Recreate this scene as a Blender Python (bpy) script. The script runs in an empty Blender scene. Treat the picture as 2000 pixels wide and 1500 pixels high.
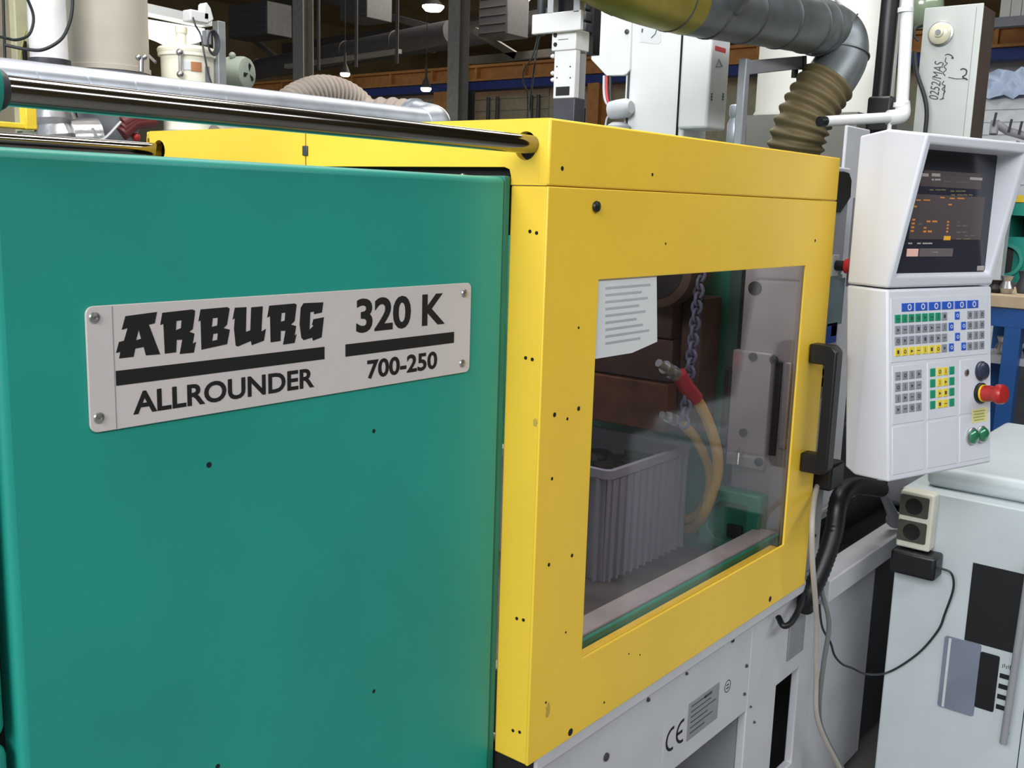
import bpy, bmesh, math, random
from mathutils import Vector, Matrix, geometry
random.seed(7)
SC = bpy.context.scene
COL = SC.collection
V3 = Vector
# ---------------------------------------------------------------- camera, world, lights, exposure
YAW, PITCH, ROLL, FPX = 0.8971, -0.1762, 0.0309, 1990.86
CAM = V3((-1.1288, -0.8486, 1.5663))
_f = V3((math.sin(YAW)*math.cos(PITCH), math.cos(YAW)*math.cos(PITCH), math.sin(PITCH)))
_r = V3((math.cos(YAW), -math.sin(YAW), 0))
_u = _r.cross(_f)
_r, _u = _r*math.cos(ROLL)+_u*math.sin(ROLL), -_r*math.sin(ROLL)+_u*math.cos(ROLL)
cd = bpy.data.cameras.new('camera')
cam = bpy.data.objects.new('camera', cd)
COL.objects.link(cam)
cam.matrix_world = Matrix(((_r.x, _u.x, -_f.x, CAM.x), (_r.y, _u.y, -_f.y, CAM.y), (_r.z, _u.z, -_f.z, CAM.z), (0, 0, 0, 1)))
cd.sensor_width = 36.0
cd.lens = 36.0*FPX/2000.0
cd.clip_start = 0.02
SC.camera = cam

W = bpy.data.worlds.new('world')
SC.world = W
W.use_nodes = True
W.node_tree.nodes['Background'].inputs[0].default_value = (0.80, 0.90, 1.0, 1)
W.node_tree.nodes['Background'].inputs[1].default_value = 0.62

def area(name, loc, target, sx, sy, power, color):
    d = bpy.data.lights.new(name, 'AREA')
    d.shape = 'RECTANGLE'; d.size = sx; d.size_y = sy; d.energy = power; d.color = color
    o = bpy.data.objects.new(name, d); COL.objects.link(o)
    o.location = loc
    o.rotation_euler = (V3(target)-V3(loc)).to_track_quat('-Z', 'Y').to_euler()
    return o
area('fill_light_left', (-6.5, -0.6, 4.4), (0.3, 0.3, 1.4), 6.0, 2.6, 760, (0.97, 0.98, 1.0))  # unseen area light, added to brighten the left-facing sides
area('fill_light_aisle', (0.5, -4.2, 4.6), (0.8, 0.2, 1.1), 7.0, 0.8, 190, (0.93, 0.96, 1.0))  # added out of view, hung low to lay a highlight along the rod
area('fill_light_machine', (0.9, 0.9, 6.4), (0.8, 0.5, 0.9), 4.0, 1.6, 330, (1.0, 0.98, 0.94))  # added overhead to light the inside of the guard
area('fill_light_robots', (5.0, 3.5, 6.6), (3.6, 2.6, 1.0), 6.0, 1.6, 150, (1.0, 0.97, 0.92))  # unseen area light added over the robots
area('fill_light_far_bay', (24.0, 14.0, 8.2), (24.0, 14.0, 0.0), 16.0, 3.0, 2600, (1.0, 0.92, 0.78))  # added to lift the dark far bay
SC.view_settings.view_transform = 'Standard'
SC.view_settings.look = 'None'
SC.view_settings.gamma = 1.0
SC.view_settings.use_curve_mapping = False
SC.view_settings.exposure = -0.22

# ---------------------------------------------------------------- helpers
def ray(px, py):
    return _f+_r*((px-1000)/FPX)+_u*((750-py)/FPX)
def at(px, py, x=None, y=None, z=None, d=None):
    """the point on a world plane (or at a depth) that was measured at this spot of the photograph"""
    v = ray(px, py)
    if x is not None: t = (x-CAM.x)/v.x
    elif y is not None: t = (y-CAM.y)/v.y
    elif z is not None: t = (z-CAM.z)/v.z
    else: t = d
    return CAM+v*t

def lin(c):
    return tuple(((q/255.0)/12.92 if q/255.0 <= 0.04045 else ((q/255.0+0.055)/1.055)**2.4) for q in c)
def mat(name, rgb, rough=0.5, metal=0.0, var=0.06, scale=9.0, bump=0.0, bscale=120.0, emit=None, spec=0.5, coat=0.0, rgb2=None, aniso=None):
    m = bpy.data.materials.new(name); m.use_nodes = True
    nt = m.node_tree; b = nt.nodes['Principled BSDF']
    c = lin(rgb)
    tc = nt.nodes.new('ShaderNodeTexCoord')
    mp = nt.nodes.new('ShaderNodeMapping')
    if aniso: mp.inputs['Scale'].default_value = aniso
    nt.links.new(tc.outputs['Object'], mp.inputs['Vector'])
    nz = nt.nodes.new('ShaderNodeTexNoise'); nz.inputs['Scale'].default_value = scale; nz.inputs['Detail'].default_value = 5
    nt.links.new(mp.outputs['Vector'], nz.inputs['Vector'])
    mx = nt.nodes.new('ShaderNodeMix'); mx.data_type = 'RGBA'
    c2 = lin(rgb2) if rgb2 else tuple(q*(1-var*3) for q in c)
    rp = nt.nodes.new('ShaderNodeMapRange'); rp.inputs[1].default_value = 0.35; rp.inputs[2].default_value = 0.7
    nt.links.new(nz.outputs['Fac'], rp.inputs[0]); nt.links.new(rp.outputs[0], mx.inputs['Factor'])
    mx.inputs[6].default_value = (*c, 1); mx.inputs[7].default_value = (*c2, 1)
    nt.links.new(mx.outputs[2], b.inputs['Base Color'])
    b.inputs['Roughness'].default_value = rough; b.inputs['Metallic'].default_value = metal
    b.inputs['Specular IOR Level'].default_value = spec
    if coat: b.inputs['Coat Weight'].default_value = coat; b.inputs['Coat Roughness'].default_value = 0.15
    if bump:
        n2 = nt.nodes.new('ShaderNodeTexNoise'); n2.inputs['Scale'].default_value = bscale
        nt.links.new(tc.outputs['Object'], n2.inputs['Vector'])
        bp = nt.nodes.new('ShaderNodeBump'); bp.inputs['Strength'].default_value = bump; bp.inputs['Distance'].default_value = 0.002
        nt.links.new(n2.outputs['Fac'], bp.inputs['Height']); nt.links.new(bp.outputs['Normal'], b.inputs['Normal'])
    if emit:
        b.inputs['Emission Color'].default_value = (*lin(rgb), 1); b.inputs['Emission Strength'].default_value = emit
    return m

WM = {}
def wm(o):
    return WM.get(o.name, Matrix())
def attach(o, parent, mw):
    WM[o.name] = mw
    if parent is not None:
        o.parent = parent
        o.matrix_local = wm(parent).inverted() @ mw
    else:
        o.matrix_local = mw

def frames(pts, closed=False):
    n = len(pts); T = []
    for i in range(n):
        a = pts[i-1] if (i > 0 or closed) else pts[i]
        b = pts[(i+1) % n] if (i < n-1 or closed) else pts[i]
        t = (b-a); T.append(t.normalized() if t.length > 1e-9 else V3((0, 0, 1)))
    up = V3((0, 0, 1)) if abs(T[0].z) < 0.9 else V3((1, 0, 0))
    N = (up-T[0]*up.dot(T[0])).normalized(); out = []
    for i in range(n):
        N = (N-T[i]*N.dot(T[i])); N.normalize()
        out.append((T[i], N.copy(), T[i].cross(N)))
    return out
def spline(pts, n=10):
    pts = [V3(p) for p in pts]; P = [pts[0]*2-pts[1]]+pts+[pts[-1]*2-pts[-2]]; out = []
    for i in range(1, len(P)-2):
        for k in range(n):
            t = k/n; a, b, c, d = P[i-1], P[i], P[i+1], P[i+2]
            out.append(0.5*((2*b)+(c-a)*t+(2*a-5*b+4*c-d)*t*t+(3*b-a-3*c+d)*t*t*t))
    out.append(pts[-1]); return out
def resample(pts, n):
    L = [0.0]
    for a, b in zip(pts, pts[1:]): L.append(L[-1]+(b-a).length)
    out = []; j = 0
    for k in range(n+1):
        s = L[-1]*k/n
        while j < len(pts)-2 and L[j+1] < s: j += 1
        q = (s-L[j])/max(1e-9, L[j+1]-L[j]); out.append(pts[j].lerp(pts[j+1], min(1, q)))
    return out

class MB:
    def __init__(s): s.v = []; s.f = []
    def add(s, v, f):
        k = len(s.v); s.v += [V3(p) for p in v]; s.f += [tuple(i+k for i in q) for q in f]; return s
    def obox(s, c, X, Y, Z, hx, hy, hz):
        c = V3(c); v = [c+X*(a*hx)+Y*(b*hy)+Z*(d*hz) for d in (-1, 1) for b in (-1, 1) for a in (-1, 1)]
        return s.add(v, [(0, 2, 3, 1), (4, 5, 7, 6), (0, 1, 5, 4), (2, 6, 7, 3), (0, 4, 6, 2), (1, 3, 7, 5)])
    def box(s, x0, x1, y0, y1, z0, z1):
        return s.obox(((x0+x1)/2, (y0+y1)/2, (z0+z1)/2), V3((1, 0, 0)), V3((0, 1, 0)), V3((0, 0, 1)), abs(x1-x0)/2, abs(y1-y0)/2, abs(z1-z0)/2)
    def tube(s, pts, r, seg=12, closed=False, caps=True, sq=None):
        pts = [V3(p) for p in pts]; fr = frames(pts, closed); n = len(pts); v = []; f = []
        for i, (p, (t, a, b)) in enumerate(zip(pts, fr)):
            rr = r[i] if isinstance(r, (list, tuple)) else r
            for k in range(seg):
                q = 2*math.pi*k/seg; v.append(p+a*(math.cos(q)*rr)+b*(math.sin(q)*rr))
        m = n if closed else n-1
        for i in range(m):
            for k in range(seg):
                a0 = i*seg+k; a1 = i*seg+(k+1) % seg; j = (i+1) % n
                f.append((a0, a1, j*seg+(k+1) % seg, j*seg+k))
        if caps and not closed:
            f.append(tuple(reversed(range(seg)))); f.append(tuple((n-1)*seg+k for k in range(seg)))
        return s.add(v, f)
    def cyl(s, p0, p1, r, r1=None, seg=24):
        return s.tube([p0, p1], [r, r if r1 is None else r1], seg)
    def lathe(s, base, axis, prof, seg=28):
        base = V3(base); axis = V3(axis).normalized(); pts = []; rs = []
        t, a, b = frames([base, base+axis])[0]; v = []; f = []
        for (r, h) in prof:
            for k in range(seg):
                q = 2*math.pi*k/seg; v.append(base+axis*h+a*(math.cos(q)*r)+b*(math.sin(q)*r))
        n = len(prof)
        for i in range(n-1):
            for k in range(seg): f.append((i*seg+k, i*seg+(k+1) % seg, (i+1)*seg+(k+1) % seg, (i+1)*seg+k))
        if prof[0][0] > 1e-5: f.append(tuple(reversed(range(seg))))
        if prof[-1][0] > 1e-5: f.append(tuple((n-1)*seg+k for k in range(seg)))
        return s.add(v, f)
    def plate(s, outer, holes, depth):
        """planar polygon with holes, extruded along the vector depth"""
        outer = [V3(p) for p in outer]; holes = [[V3(p) for p in h] for h in holes]; depth = V3(depth)
        loops = [outer]+holes; flat = [p for l in loops for p in l]; tri = geometry.tessellate_polygon(loops); n = len(flat)
        f = []
        for t in tri:
            a, b, c = (flat[i] for i in t)
            t = tuple(t)
            if (b-a).cross(c-a).dot(depth) > 0: t = t[::-1]
            f.append(t); f.append(tuple(i+n for i in t[::-1]))
        k = 0
        for l in loops:
            m = len(l)
            for i in range(m): f.append((k+i, k+(i+1) % m, n+k+(i+1) % m, n+k+i))
            k += m
        return s.add(flat+[p+depth for p in flat], f)
    def loft(s, rings, caps=True):
        n = len(rings[0]); v = [p for r in rings for p in r]; f = []
        for i in range(len(rings)-1):
            for k in range(n): f.append((i*n+k, i*n+(k+1) % n, (i+1)*n+(k+1) % n, (i+1)*n+k))
        if caps: f.append(tuple(reversed(range(n)))); f.append(tuple((len(rings)-1)*n+k for k in range(n)))
        return s.add(v, f)
    def ball(s, c, r, seg=14, rings=8, sc=(1, 1, 1)):
        prof = [(max(1e-6, r*math.sin(math.pi*i/rings)), -r*math.cos(math.pi*i/rings)) for i in range(rings+1)]
        return s.lathe(c, (0, 0, 1), prof, seg)
    def build(s, name, m, parent=None, bevel=0.0, smooth=38, seg=2):
        lo = V3((min(p.x for p in s.v), min(p.y for p in s.v), min(p.z for p in s.v)))
        hi = V3((max(p.x for p in s.v), max(p.y for p in s.v), max(p.z for p in s.v)))
        o0 = V3(((lo.x+hi.x)/2, (lo.y+hi.y)/2, lo.z)) if parent is None else (lo+hi)/2
        me = bpy.data.meshes.new(name); me.from_pydata([p-o0 for p in s.v], [], s.f)
        bm = bmesh.new(); bm.from_mesh(me); bmesh.ops.recalc_face_normals(bm, faces=bm.faces); bm.to_mesh(me); bm.free()
        me.materials.append(m)
        if smooth:
            for p in me.polygons: p.use_smooth = True
            me.set_sharp_from_angle(angle=math.radians(smooth))
        o = bpy.data.objects.new(name, me); COL.objects.link(o)
        attach(o, parent, Matrix.Translation(o0))
        if bevel:
            b = o.modifiers.new('bevel', 'BEVEL'); b.width = bevel; b.segments = seg; b.limit_method = 'ANGLE'; b.angle_limit = math.radians(40)
        return o
def tag(o, label=None, cat=None, group=None, kind=None):
    if label: o['label'] = label
    if cat: o['category'] = cat
    if group: o['group'] = group
    if kind: o['kind'] = kind
    return o
def thing(name, loc, label, cat, group=None):
    o = bpy.data.objects.new(name, None); COL.objects.link(o); o.empty_display_size = 0.05
    attach(o, None, Matrix.Translation(V3(loc)))
    return tag(o, label, cat, group)
def lab(o, label): o['label'] = label; return o
def inst(src, mw, parent, name=None):
    """a copy of one object that shares its mesh, put at the world matrix mw"""
    o = src.copy(); COL.objects.link(o); o.parent = None
    attach(o, parent, mw); return o
def circ(c, A, B, r, n=20, r2=None):
    c = V3(c); r2 = r2 or r
    return [c+A*(r*math.cos(2*math.pi*k/n))+B*(r2*math.sin(2*math.pi*k/n)) for k in range(n)]
def rrect(c, A, B, ha, hb, r, n=4):
    c = V3(c); out = []
    for (sa, sb, q0) in ((1, 1, 0), (-1, 1, 1), (-1, -1, 2), (1, -1, 3)):
        for k in range(n+1):
            q = math.pi/2*(q0+k/n); out.append(c+A*(sa*(ha-r)+r*math.cos(q))+B*(sb*(hb-r)+r*math.sin(q)))
    return out
def text_tris(s, bold=0.0):
    cu = bpy.data.curves.new('lettering', 'FONT'); cu.body = s; cu.offset = bold; cu.resolution_u = 4
    o = bpy.data.objects.new('lettering', cu); COL.objects.link(o)
    dg = bpy.context.evaluated_depsgraph_get(); e = o.evaluated_get(dg); me = e.to_mesh()
    v = [(p.co.x, p.co.y) for p in me.vertices]; f = [tuple(p.vertices) for p in me.polygons]
    e.to_mesh_clear(); bpy.data.objects.remove(o); bpy.data.curves.remove(cu)
    x0 = min(p[0] for p in v); x1 = max(p[0] for p in v); y0 = min(p[1] for p in v); y1 = max(p[1] for p in v)
    return [((p[0]-x0)/(x1-x0), (p[1]-y0)/(y1-y0)) for p in v], f
def text_on(mb, s, O, A, B, bold=0.0):
    """lettering stretched over the parallelogram O, O+A, O+B"""
    v, f = text_tris(s, bold); O = V3(O); A = V3(A); B = V3(B)
    return mb.add([O+A*p[0]+B*p[1] for p in v], f)
X, Y, Z = V3((1, 0, 0)), V3((0, 1, 0)), V3((0, 0, 1))

# ---------------------------------------------------------------- materials
M_yel = mat('yellow_enamel', (244, 202, 62), 0.42, var=0.03, scale=3, bump=0.05, bscale=260)
M_yel2 = mat('yellow_sheet', (250, 215, 60), 0.5)
M_grn = mat('green_enamel', (30, 150, 134), 0.45, var=0.04, scale=4, bump=0.06, bscale=220)
M_grn2 = mat('green_enamel_edge', (20, 120, 104), 0.5)
M_grn3 = mat('green_casting', (30, 135, 105), 0.5, var=0.1)
M_wht = mat('white_enamel', (226, 228, 226), 0.45, var=0.02)
M_cons = mat('console_plastic', (206, 209, 217), 0.5, var=0.015, bump=0.05, bscale=400)
M_gry = mat('pale_grey_enamel', (196, 198, 202), 0.5, var=0.03)
M_gry2 = mat('mid_grey_enamel', (140, 143, 148), 0.5, var=0.04)
M_dgr = mat('dark_grey_metal', (70, 72, 78), 0.5, 0.2, var=0.1)
M_blk = mat('black_plastic', (16, 16, 19), 0.42, var=0.05)
M_blkm = mat('black_print', (10, 9, 10), 0.7, var=0.0)
M_hole = mat('dark_recess', (14, 13, 12), 0.9, var=0.0)
M_plate = mat('plate_white', (206, 198, 194), 0.4, var=0.02)
M_scr = mat('screw_steel', (190, 190, 190), 0.3, 0.9)
M_chr = mat('chromed_steel', (150, 146, 142), 0.12, 1.0, var=0.05)
M_galv = mat('galvanised_steel', (196, 202, 212), 0.36, 0.75, var=0.07, scale=14)
M_galvd = mat('galvanised_steel_dull', (128, 134, 136), 0.4, 0.65, var=0.1, scale=10)
M_brass = mat('yellowed_duct', (168, 156, 70), 0.42, 0.55, var=0.1)
M_hose = mat('brown_flex_hose', (112, 98, 66), 0.55, var=0.12)
M_hose2 = mat('grey_flex_hose', (150, 138, 126), 0.6, var=0.1)
M_seam = mat('seam_band', (110, 112, 112), 0.4, 0.6)
M_foil = mat('foil_wrap', (205, 205, 205), 0.28, 0.9, var=0.1, bump=0.6, bscale=35)
M_alu = mat('aluminium', (214, 214, 216), 0.38, 0.6, var=0.03)
M_prof = mat('grey_profile', (160, 162, 166), 0.45, 0.3)
M_red = mat('red_plastic', (172, 38, 36), 0.35)
M_reds = mat('red_sticker', (200, 70, 70), 0.6)
M_yelp = mat('yellow_plastic', (235, 200, 40), 0.4)
M_pap = mat('white_paper', (215, 218, 218), 0.8, var=0.02)
M_papg = mat('grey_print', (176, 180, 182), 0.8)
M_blue = mat('blue_key', (40, 86, 186), 0.5)
M_kgr = mat('green_key', (20, 140, 100), 0.5)
M_kgy = mat('grey_key', (138, 142, 152), 0.5)
M_kyl = mat('yellow_key', (228, 204, 60), 0.5)
M_knob = mat('dark_blue_knob', (44, 52, 70), 0.3)
M_gbtn = mat('green_button', (40, 120, 84), 0.2, 0.2, coat=1.0)
M_brn = mat('oiled_brown_steel', (92, 66, 58), 0.55, 0.2, var=0.15, scale=14)
M_brn2 = mat('rust_brown_steel', (126, 76, 52), 0.55, 0.1, var=0.15, scale=18)
M_drk = mat('dark_oily_steel', (42, 38, 38), 0.5, 0.3, var=0.1)
M_plat = mat('platen_steel', (172, 166, 168), 0.5, 0.25, var=0.06, scale=7)
M_crate = mat('grey_crate_plastic', (164, 162, 176), 0.5, var=0.03)
M_pell = mat('black_moulded_parts', (24, 22, 26), 0.5)
M_hosey = mat('yellow_rubber_hose', (206, 168, 70), 0.5)
M_redr = mat('red_hose_sleeve', (196, 50, 66), 0.4)
M_chain = mat('translucent_chain', (126, 128, 156), 0.25, var=0.1)
M_tray = mat('oily_tray_steel', (112, 106, 104), 0.4, 0.3, var=0.15, scale=12)
M_cab = mat('cabinet_white', (186, 195, 198), 0.45, var=0.02)
M_crm = mat('cream_plastic', (214, 212, 196), 0.5)
M_sock = mat('socket_green_grey', (62, 66, 56), 0.5)
M_slate = mat('slate_plastic', (118, 126, 142), 0.4)
M_cable = mat('pale_cable', (176, 170, 160), 0.5)
M_cable2 = mat('grey_cable', (112, 116, 112), 0.5)
M_thin = mat('black_cable', (34, 38, 40), 0.5)
M_drum = mat('drum_cream', (226, 226, 218), 0.5, var=0.02)
M_bin = mat('beige_hopper', (186, 178, 164), 0.5, var=0.02)
M_bucket = mat('milky_bucket', (248, 244, 224), 0.45, var=0.02)
M_tubew = mat('white_tube', (244, 244, 244), 0.5)
M_motor = mat('grey_green_motor', (166, 178, 162), 0.5)
M_box = mat('control_box_grey', (192, 196, 190), 0.5, var=0.02)
M_boxs = mat('brown_box_side', (88, 74, 66), 0.6, var=0.1)
M_lens = mat('cream_lens', (226, 220, 190), 0.3, coat=0.6)
M_crane = mat('orange_crane_paint', (196, 134, 70), 0.6, var=0.08)
M_craneb = mat('blue_crane_paint', (40, 60, 130), 0.6)
M_blued = mat('blue_bench_paint', (30, 84, 150), 0.5)
M_col = mat('column_paint', (150, 148, 140), 0.6)
M_clad = mat('cladding_paint', (178, 172, 140), 0.7)
M_cladw = mat('cladding_white', (206, 210, 214), 0.7)
M_roof = mat('roof_deck', (140, 122, 90), 0.9, var=0.15, scale=0.4)
M_truss = mat('truss_paint', (84, 82, 80), 0.7)
M_darkd = mat('dark_duct', (86, 86, 90), 0.5, 0.3)
M_floor = mat('concrete_floor', (120, 120, 116), 0.6, var=0.08, scale=0.8)
M_tan = mat('bench_top', (190, 170, 140), 0.7)
M_lamp = mat('lamp_diffuser', (255, 250, 235), 0.5, emit=14)
M_tubel = mat('lit_tube_lamp', (255, 252, 248), 0.5, emit=2.2)
M_scrn = mat('screen_glass', (46, 48, 60), 0.16, var=0.04)
M_lines = {n: mat('screen_text_'+n, c, 0.4, emit=0.28) for n, c in
           dict(white=(150, 142, 140), orange=(190, 120, 60), amber=(216, 160, 50), pink=(215, 175, 160), olive=(104, 100, 70), grey=(96, 88, 90), haze=(74, 66, 68)).items()}
def pane_material():
    m = bpy.data.materials.new('smoky_pane'); m.use_nodes = True; nt = m.node_tree
    out = nt.nodes['Material Output']; nt.nodes.remove(nt.nodes['Principled BSDF'])
    tr = nt.nodes.new('ShaderNodeBsdfTransparent'); tr.inputs[0].default_value = (0.83, 0.81, 0.83, 1)
    gl = nt.nodes.new('ShaderNodeBsdfGlossy'); gl.inputs['Roughness'].default_value = 0.06
    fr = nt.nodes.new('ShaderNodeFresnel'); ge = nt.nodes.new('ShaderNodeNewGeometry'); io = nt.nodes.new('ShaderNodeMix'); io.data_type = 'FLOAT'
    io.inputs[2].default_value = 1.36; io.inputs[3].default_value = 1/1.36
    nt.links.new(ge.outputs['Backfacing'], io.inputs[0]); nt.links.new(io.outputs[0], fr.inputs[0])
    mx = nt.nodes.new('ShaderNodeMixShader')
    nt.links.new(fr.outputs[0], mx.inputs[0]); nt.links.new(tr.outputs[0], mx.inputs[1]); nt.links.new(gl.outputs[0], mx.inputs[2])
    nt.links.new(mx.outputs[0], out.inputs[0]); return m
M_pane = pane_material()
M_plexi = M_pane

# ---------------------------------------------------------------- setting
def struct(mb, name, m, **k):
    return tag(mb.build(name, m, None, smooth=0, **k), kind='structure')
struct(MB().box(-8, 44, -10, 34, -0.1, 0.0), 'floor', M_floor)
struct(MB().box(-3, 44, -10, 34, 8.6, 8.8), 'ceiling', M_roof)
struct(MB().box(-8, 44, -10.2, -10, 0, 8.6), 'wall_front', M_roof)
struct(MB().box(42, 42.2, -10, 34, 0, 8.6), 'wall_end', M_roof)
struct(MB().box(-3, 42, 33, 33.2, 0, 8.6), 'wall_back', M_roof)
# clad partition below the crane rail: planks are parts
wall = struct(MB().box(15.9, 16.0, -9, 33, 0, 3.95), 'wall_partition', M_clad)
pk = None
for r in range(16):
    z0 = 0.1+r*0.24
    for (ya, yb, m) in ((12.0, 22.0, M_clad), (-4.0, 4.6, M_cladw)):
        MB().box(15.86, 15.9, ya, yb, z0, z0+0.215).build('plank', m, wall, smooth=0)

# ---------------------------------------------------------------- yellow safety guard
WG, ZT, ZB, ZS, DG = 1.027, 1.68, 0.73, 1.590, 0.975
guard = thing('safety_guard', (0.5, 0.3, ZB), 'yellow enamelled sliding safety guard with big window over the mould area', 'machine guard')
holes = []
wl, wr, wt, wb = 0.1335, 0.891, 1.457, 0.857
door = MB().plate([(0, 0, ZB), (WG, 0, ZB), (WG, 0, ZS-0.0005), (0, 0, ZS-0.0005)],
                  [[(wl, 0, wb), (wr, 0, wb), (wr, 0, wt), (wl, 0, wt)]], (0, 0.005, 0)).build('door_panel', M_yel, guard, bevel=0.0016)
# inner return flanges of the window frame
rf = MB()
rf.box(wl-0.03, wr+0.03, 0.012, 0.044, wb-0.055, wb-0.018)
rf.box(wl-0.03, wr+0.03, 0.012, 0.05, wt+0.012, wt+0.03)
rf.build('inner_flange', M_yel, guard, bevel=0.002)
MB().box(0.0003, 0.02, 0.0018, 0.0660, ZB+0.0, ZS-0.0005).build('side_post', M_yel, guard, bevel=0.003)
MB().box(WG-0.02, WG-0.0003, 0.0018, 0.06, ZB, ZS-0.0005).build('side_post', M_yel, guard, bevel=0.003)
MB().box(0.03, WG-0.03, 0.0221, 0.028, ZS-0.02, ZS+0.02).build('seam_strip', M_hole, guard)
MB().box(0.0, WG, 0.0, 0.02, ZS+0.0005, ZT).build('hood_front', M_yel, guard, bevel=0.003)
# left hood cheek: reaches over the green cabinet, round hole for the tie rod
zc = 1.615
cheek = [(0, 0.0035, ZS+0.0005), (0, 0.0660, ZS+0.0005), (0, 0.0660, zc-0.012), (0, 0.0690, zc-0.003), (0, 0.078, zc), (0, 0.503, zc), (0, 0.503, ZT), (0, 0.0035, ZT)]
cheek = [(0.0003, q[1], q[2]) for q in cheek]
HZ, HY = 1.6435, 0.0335
# the hole sits close to the front corner
MB().plate(cheek, [circ((0, HY+0.008, HZ), Y, Z, 0.0195, 24)], (0.012, 0, 0)).build('hood_cheek', M_yel, guard)
MB().plate([(0, 0.506, zc), (0, DG-0.012, zc), (0, DG-0.004, zc+0.004), (0, DG, zc+0.012), (0, DG, ZT-0.012), (0, DG-0.004, ZT-0.004), (0, DG-0.012, ZT), (0, 0.506, ZT)],
           [circ((0, DG-HY-0.008, HZ), Y, Z, 0.0195, 24)], (0.012, 0, 0)).build('hood_cheek', M_yel, guard)
MB().box(0.0, WG, DG-0.012, DG, ZS, ZT-0.001).build('hood_rear', M_yel, guard, bevel=0.002)
MB().box(0.016, 0.02, 0.08, 0.96, 1.52, 1.625).build('dark_backing', M_hole, guard, smooth=0)  # added dark sheet, stands in for the shade behind the notch
MB().box(-0.003, 0.0, 0.498, 0.510, 1.632, 1.648).build('hinge', M_dgr, guard, bevel=0.001)
# window pane behind the opening
lab(MB().box(wl-0.02, wr+0.02, 0.0056, 0.0096, wb-0.015, wt+0.01).build('window_pane', M_pane, guard, smooth=0), 'smoky clear window pane of the guard')
# dark bore with a rim where the rod enters
MB().plate(circ((0.0121, HY+0.008, HZ), Y, Z, 0.0235), [circ((0.0121, HY+0.008, HZ), Y, Z, 0.0195)], (0.03, 0, 0)).build('hole_sleeve', M_hole, guard)
MB().plate(circ((0.0121, DG-HY-0.008, HZ), Y, Z, 0.0235), [circ((0.0121, DG-HY-0.008, HZ), Y, Z, 0.0195)], (0.03, 0, 0)).build('hole_sleeve', M_hole, guard)
# plug, screws and drilled holes on the front
MB().lathe((0.115, 0.0, 1.564), (0, -1, 0), [(0.0075, 0), (0.0085, 0.002), (0.0075, 0.005), (0.003, 0.007), (1e-6, 0.0072)], 20).build('rubber_plug', M_blk, guard)
hsrc = None
def small_hole(x, z, r, plane='y', y=0.0):
    if plane == 'y': mb = MB().lathe((x, y-0.0004, z), (0, 1, 0), [(r, 0), (r, 0.0008)], 14)
    else: mb = MB().lathe((-0.0004, y, z), (1, 0, 0), [(r, 0), (r, 0.0008)], 14)
    return mb
for px, py, r in ((1098, 329, .0032), (1274, 341, .0026), (1114, 1430, .0062), (1504, 1170, .0062), (1083, 810, .0036), (1130, 798, .0036), (1108, 818, .0024),
                  (1072, 1103, .0030), (1117, 1085, .0030), (1078, 935, .0026), (1300, 476, .002), (1130, 640, .002), (1180, 1372, .002), (1228, 1277, .0016), (1250, 1279, .0016), (1105, 1235, .0018), (1066, 1372, .002), (1592, 470, .003)):
    p = at(px, py, y=0.0); small_hole(p.x, p.z, r).build('drilled_hole', M_hole, guard, smooth=0)
for py in (453, 700, 1209, 1428):
    for dx in (-6, 7):
        p = at(1041+dx-(py-453)*0.034, py+(2 if dx > 0 else -1), x=0.0); small_hole(0, p.z, 0.0026, 'x', p.y).build('drilled_hole', M_hole, guard, smooth=0)
# scuffs of worn paint
M_scuff = mat('worn_patch', (196, 168, 74), 0.6)
for px, py, rx, rz in ((1070, 1388, .006, .016), (1045, 825, .004, .008)):
    p = at(px, py, y=-0.0003) if px > 1060 else at(px, py, x=-0.0003)
    A = X if px > 1060 else Y
    MB().plate([p+A*(rx*(0.7+0.5*random.random())*math.cos(q*math.pi/7))+Z*(rz*(0.6+0.5*random.random())*math.sin(q*math.pi/7)) for q in range(14)], [], (0, -0.0002, 0) if px > 1060 else (-0.0002, 0, 0)).build('worn_patch', M_scuff, guard, smooth=0)
# door handle: black bow handle with two feet
hx0, hx1, hz0, hz1 = 0.938, 0.974, 1.012, 1.291
hd = MB().plate([(hx0, 0, hz1), (hx0, -0.050, hz1), (hx0, -0.062, hz1-0.012), (hx0, -0.062, hz0+0.012), (hx0, -0.050, hz0), (hx0, 0, hz0), (hx0, 0, hz0+0.042), (hx0, -0.034, hz0+0.042), (hx0, -0.036, hz0+0.046), (hx0, -0.036, hz1-0.046), (hx0, -0.034, hz1-0.042), (hx0, 0, hz1-0.042)], [], (hx1-hx0, 0, 0)).build('door_handle', M_blk, guard, bevel=0.006, seg=3)
hd.location.y -= 0.0005
# notice sheet on the pane
sh = thing('notice_sheet', at(1230, 690, y=-0.002), 'dull white printed sheet stuck in the upper corner of the guard window', 'notice')
q = [at(1169, 548, y=-0.0012), at(1288, 539, y=-0.0012), at(1289, 668, y=-0.0012), at(1240, 690, y=-0.0012), at(1167, 702, y=-0.0012)]
MB().plate([V3((p.x, 0.0040, p.z)) for p in q], [], (0, 0.0012, 0)).build('paper', M_pap, sh, smooth=0)
pl_ = MB()
for k in range(9):
    y0 = 562+k*13.5; a = at(1182, y0, y=0.004); b = at(1270-(k*17) % 29, y0-5, y=0.004)
    pl_.box(a.x, b.x, 0.0036, 0.0040, a.z-0.0026, a.z+0.0010)
tag(pl_.build('print_lines', M_papg, sh, smooth=0), kind='stuff')

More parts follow.
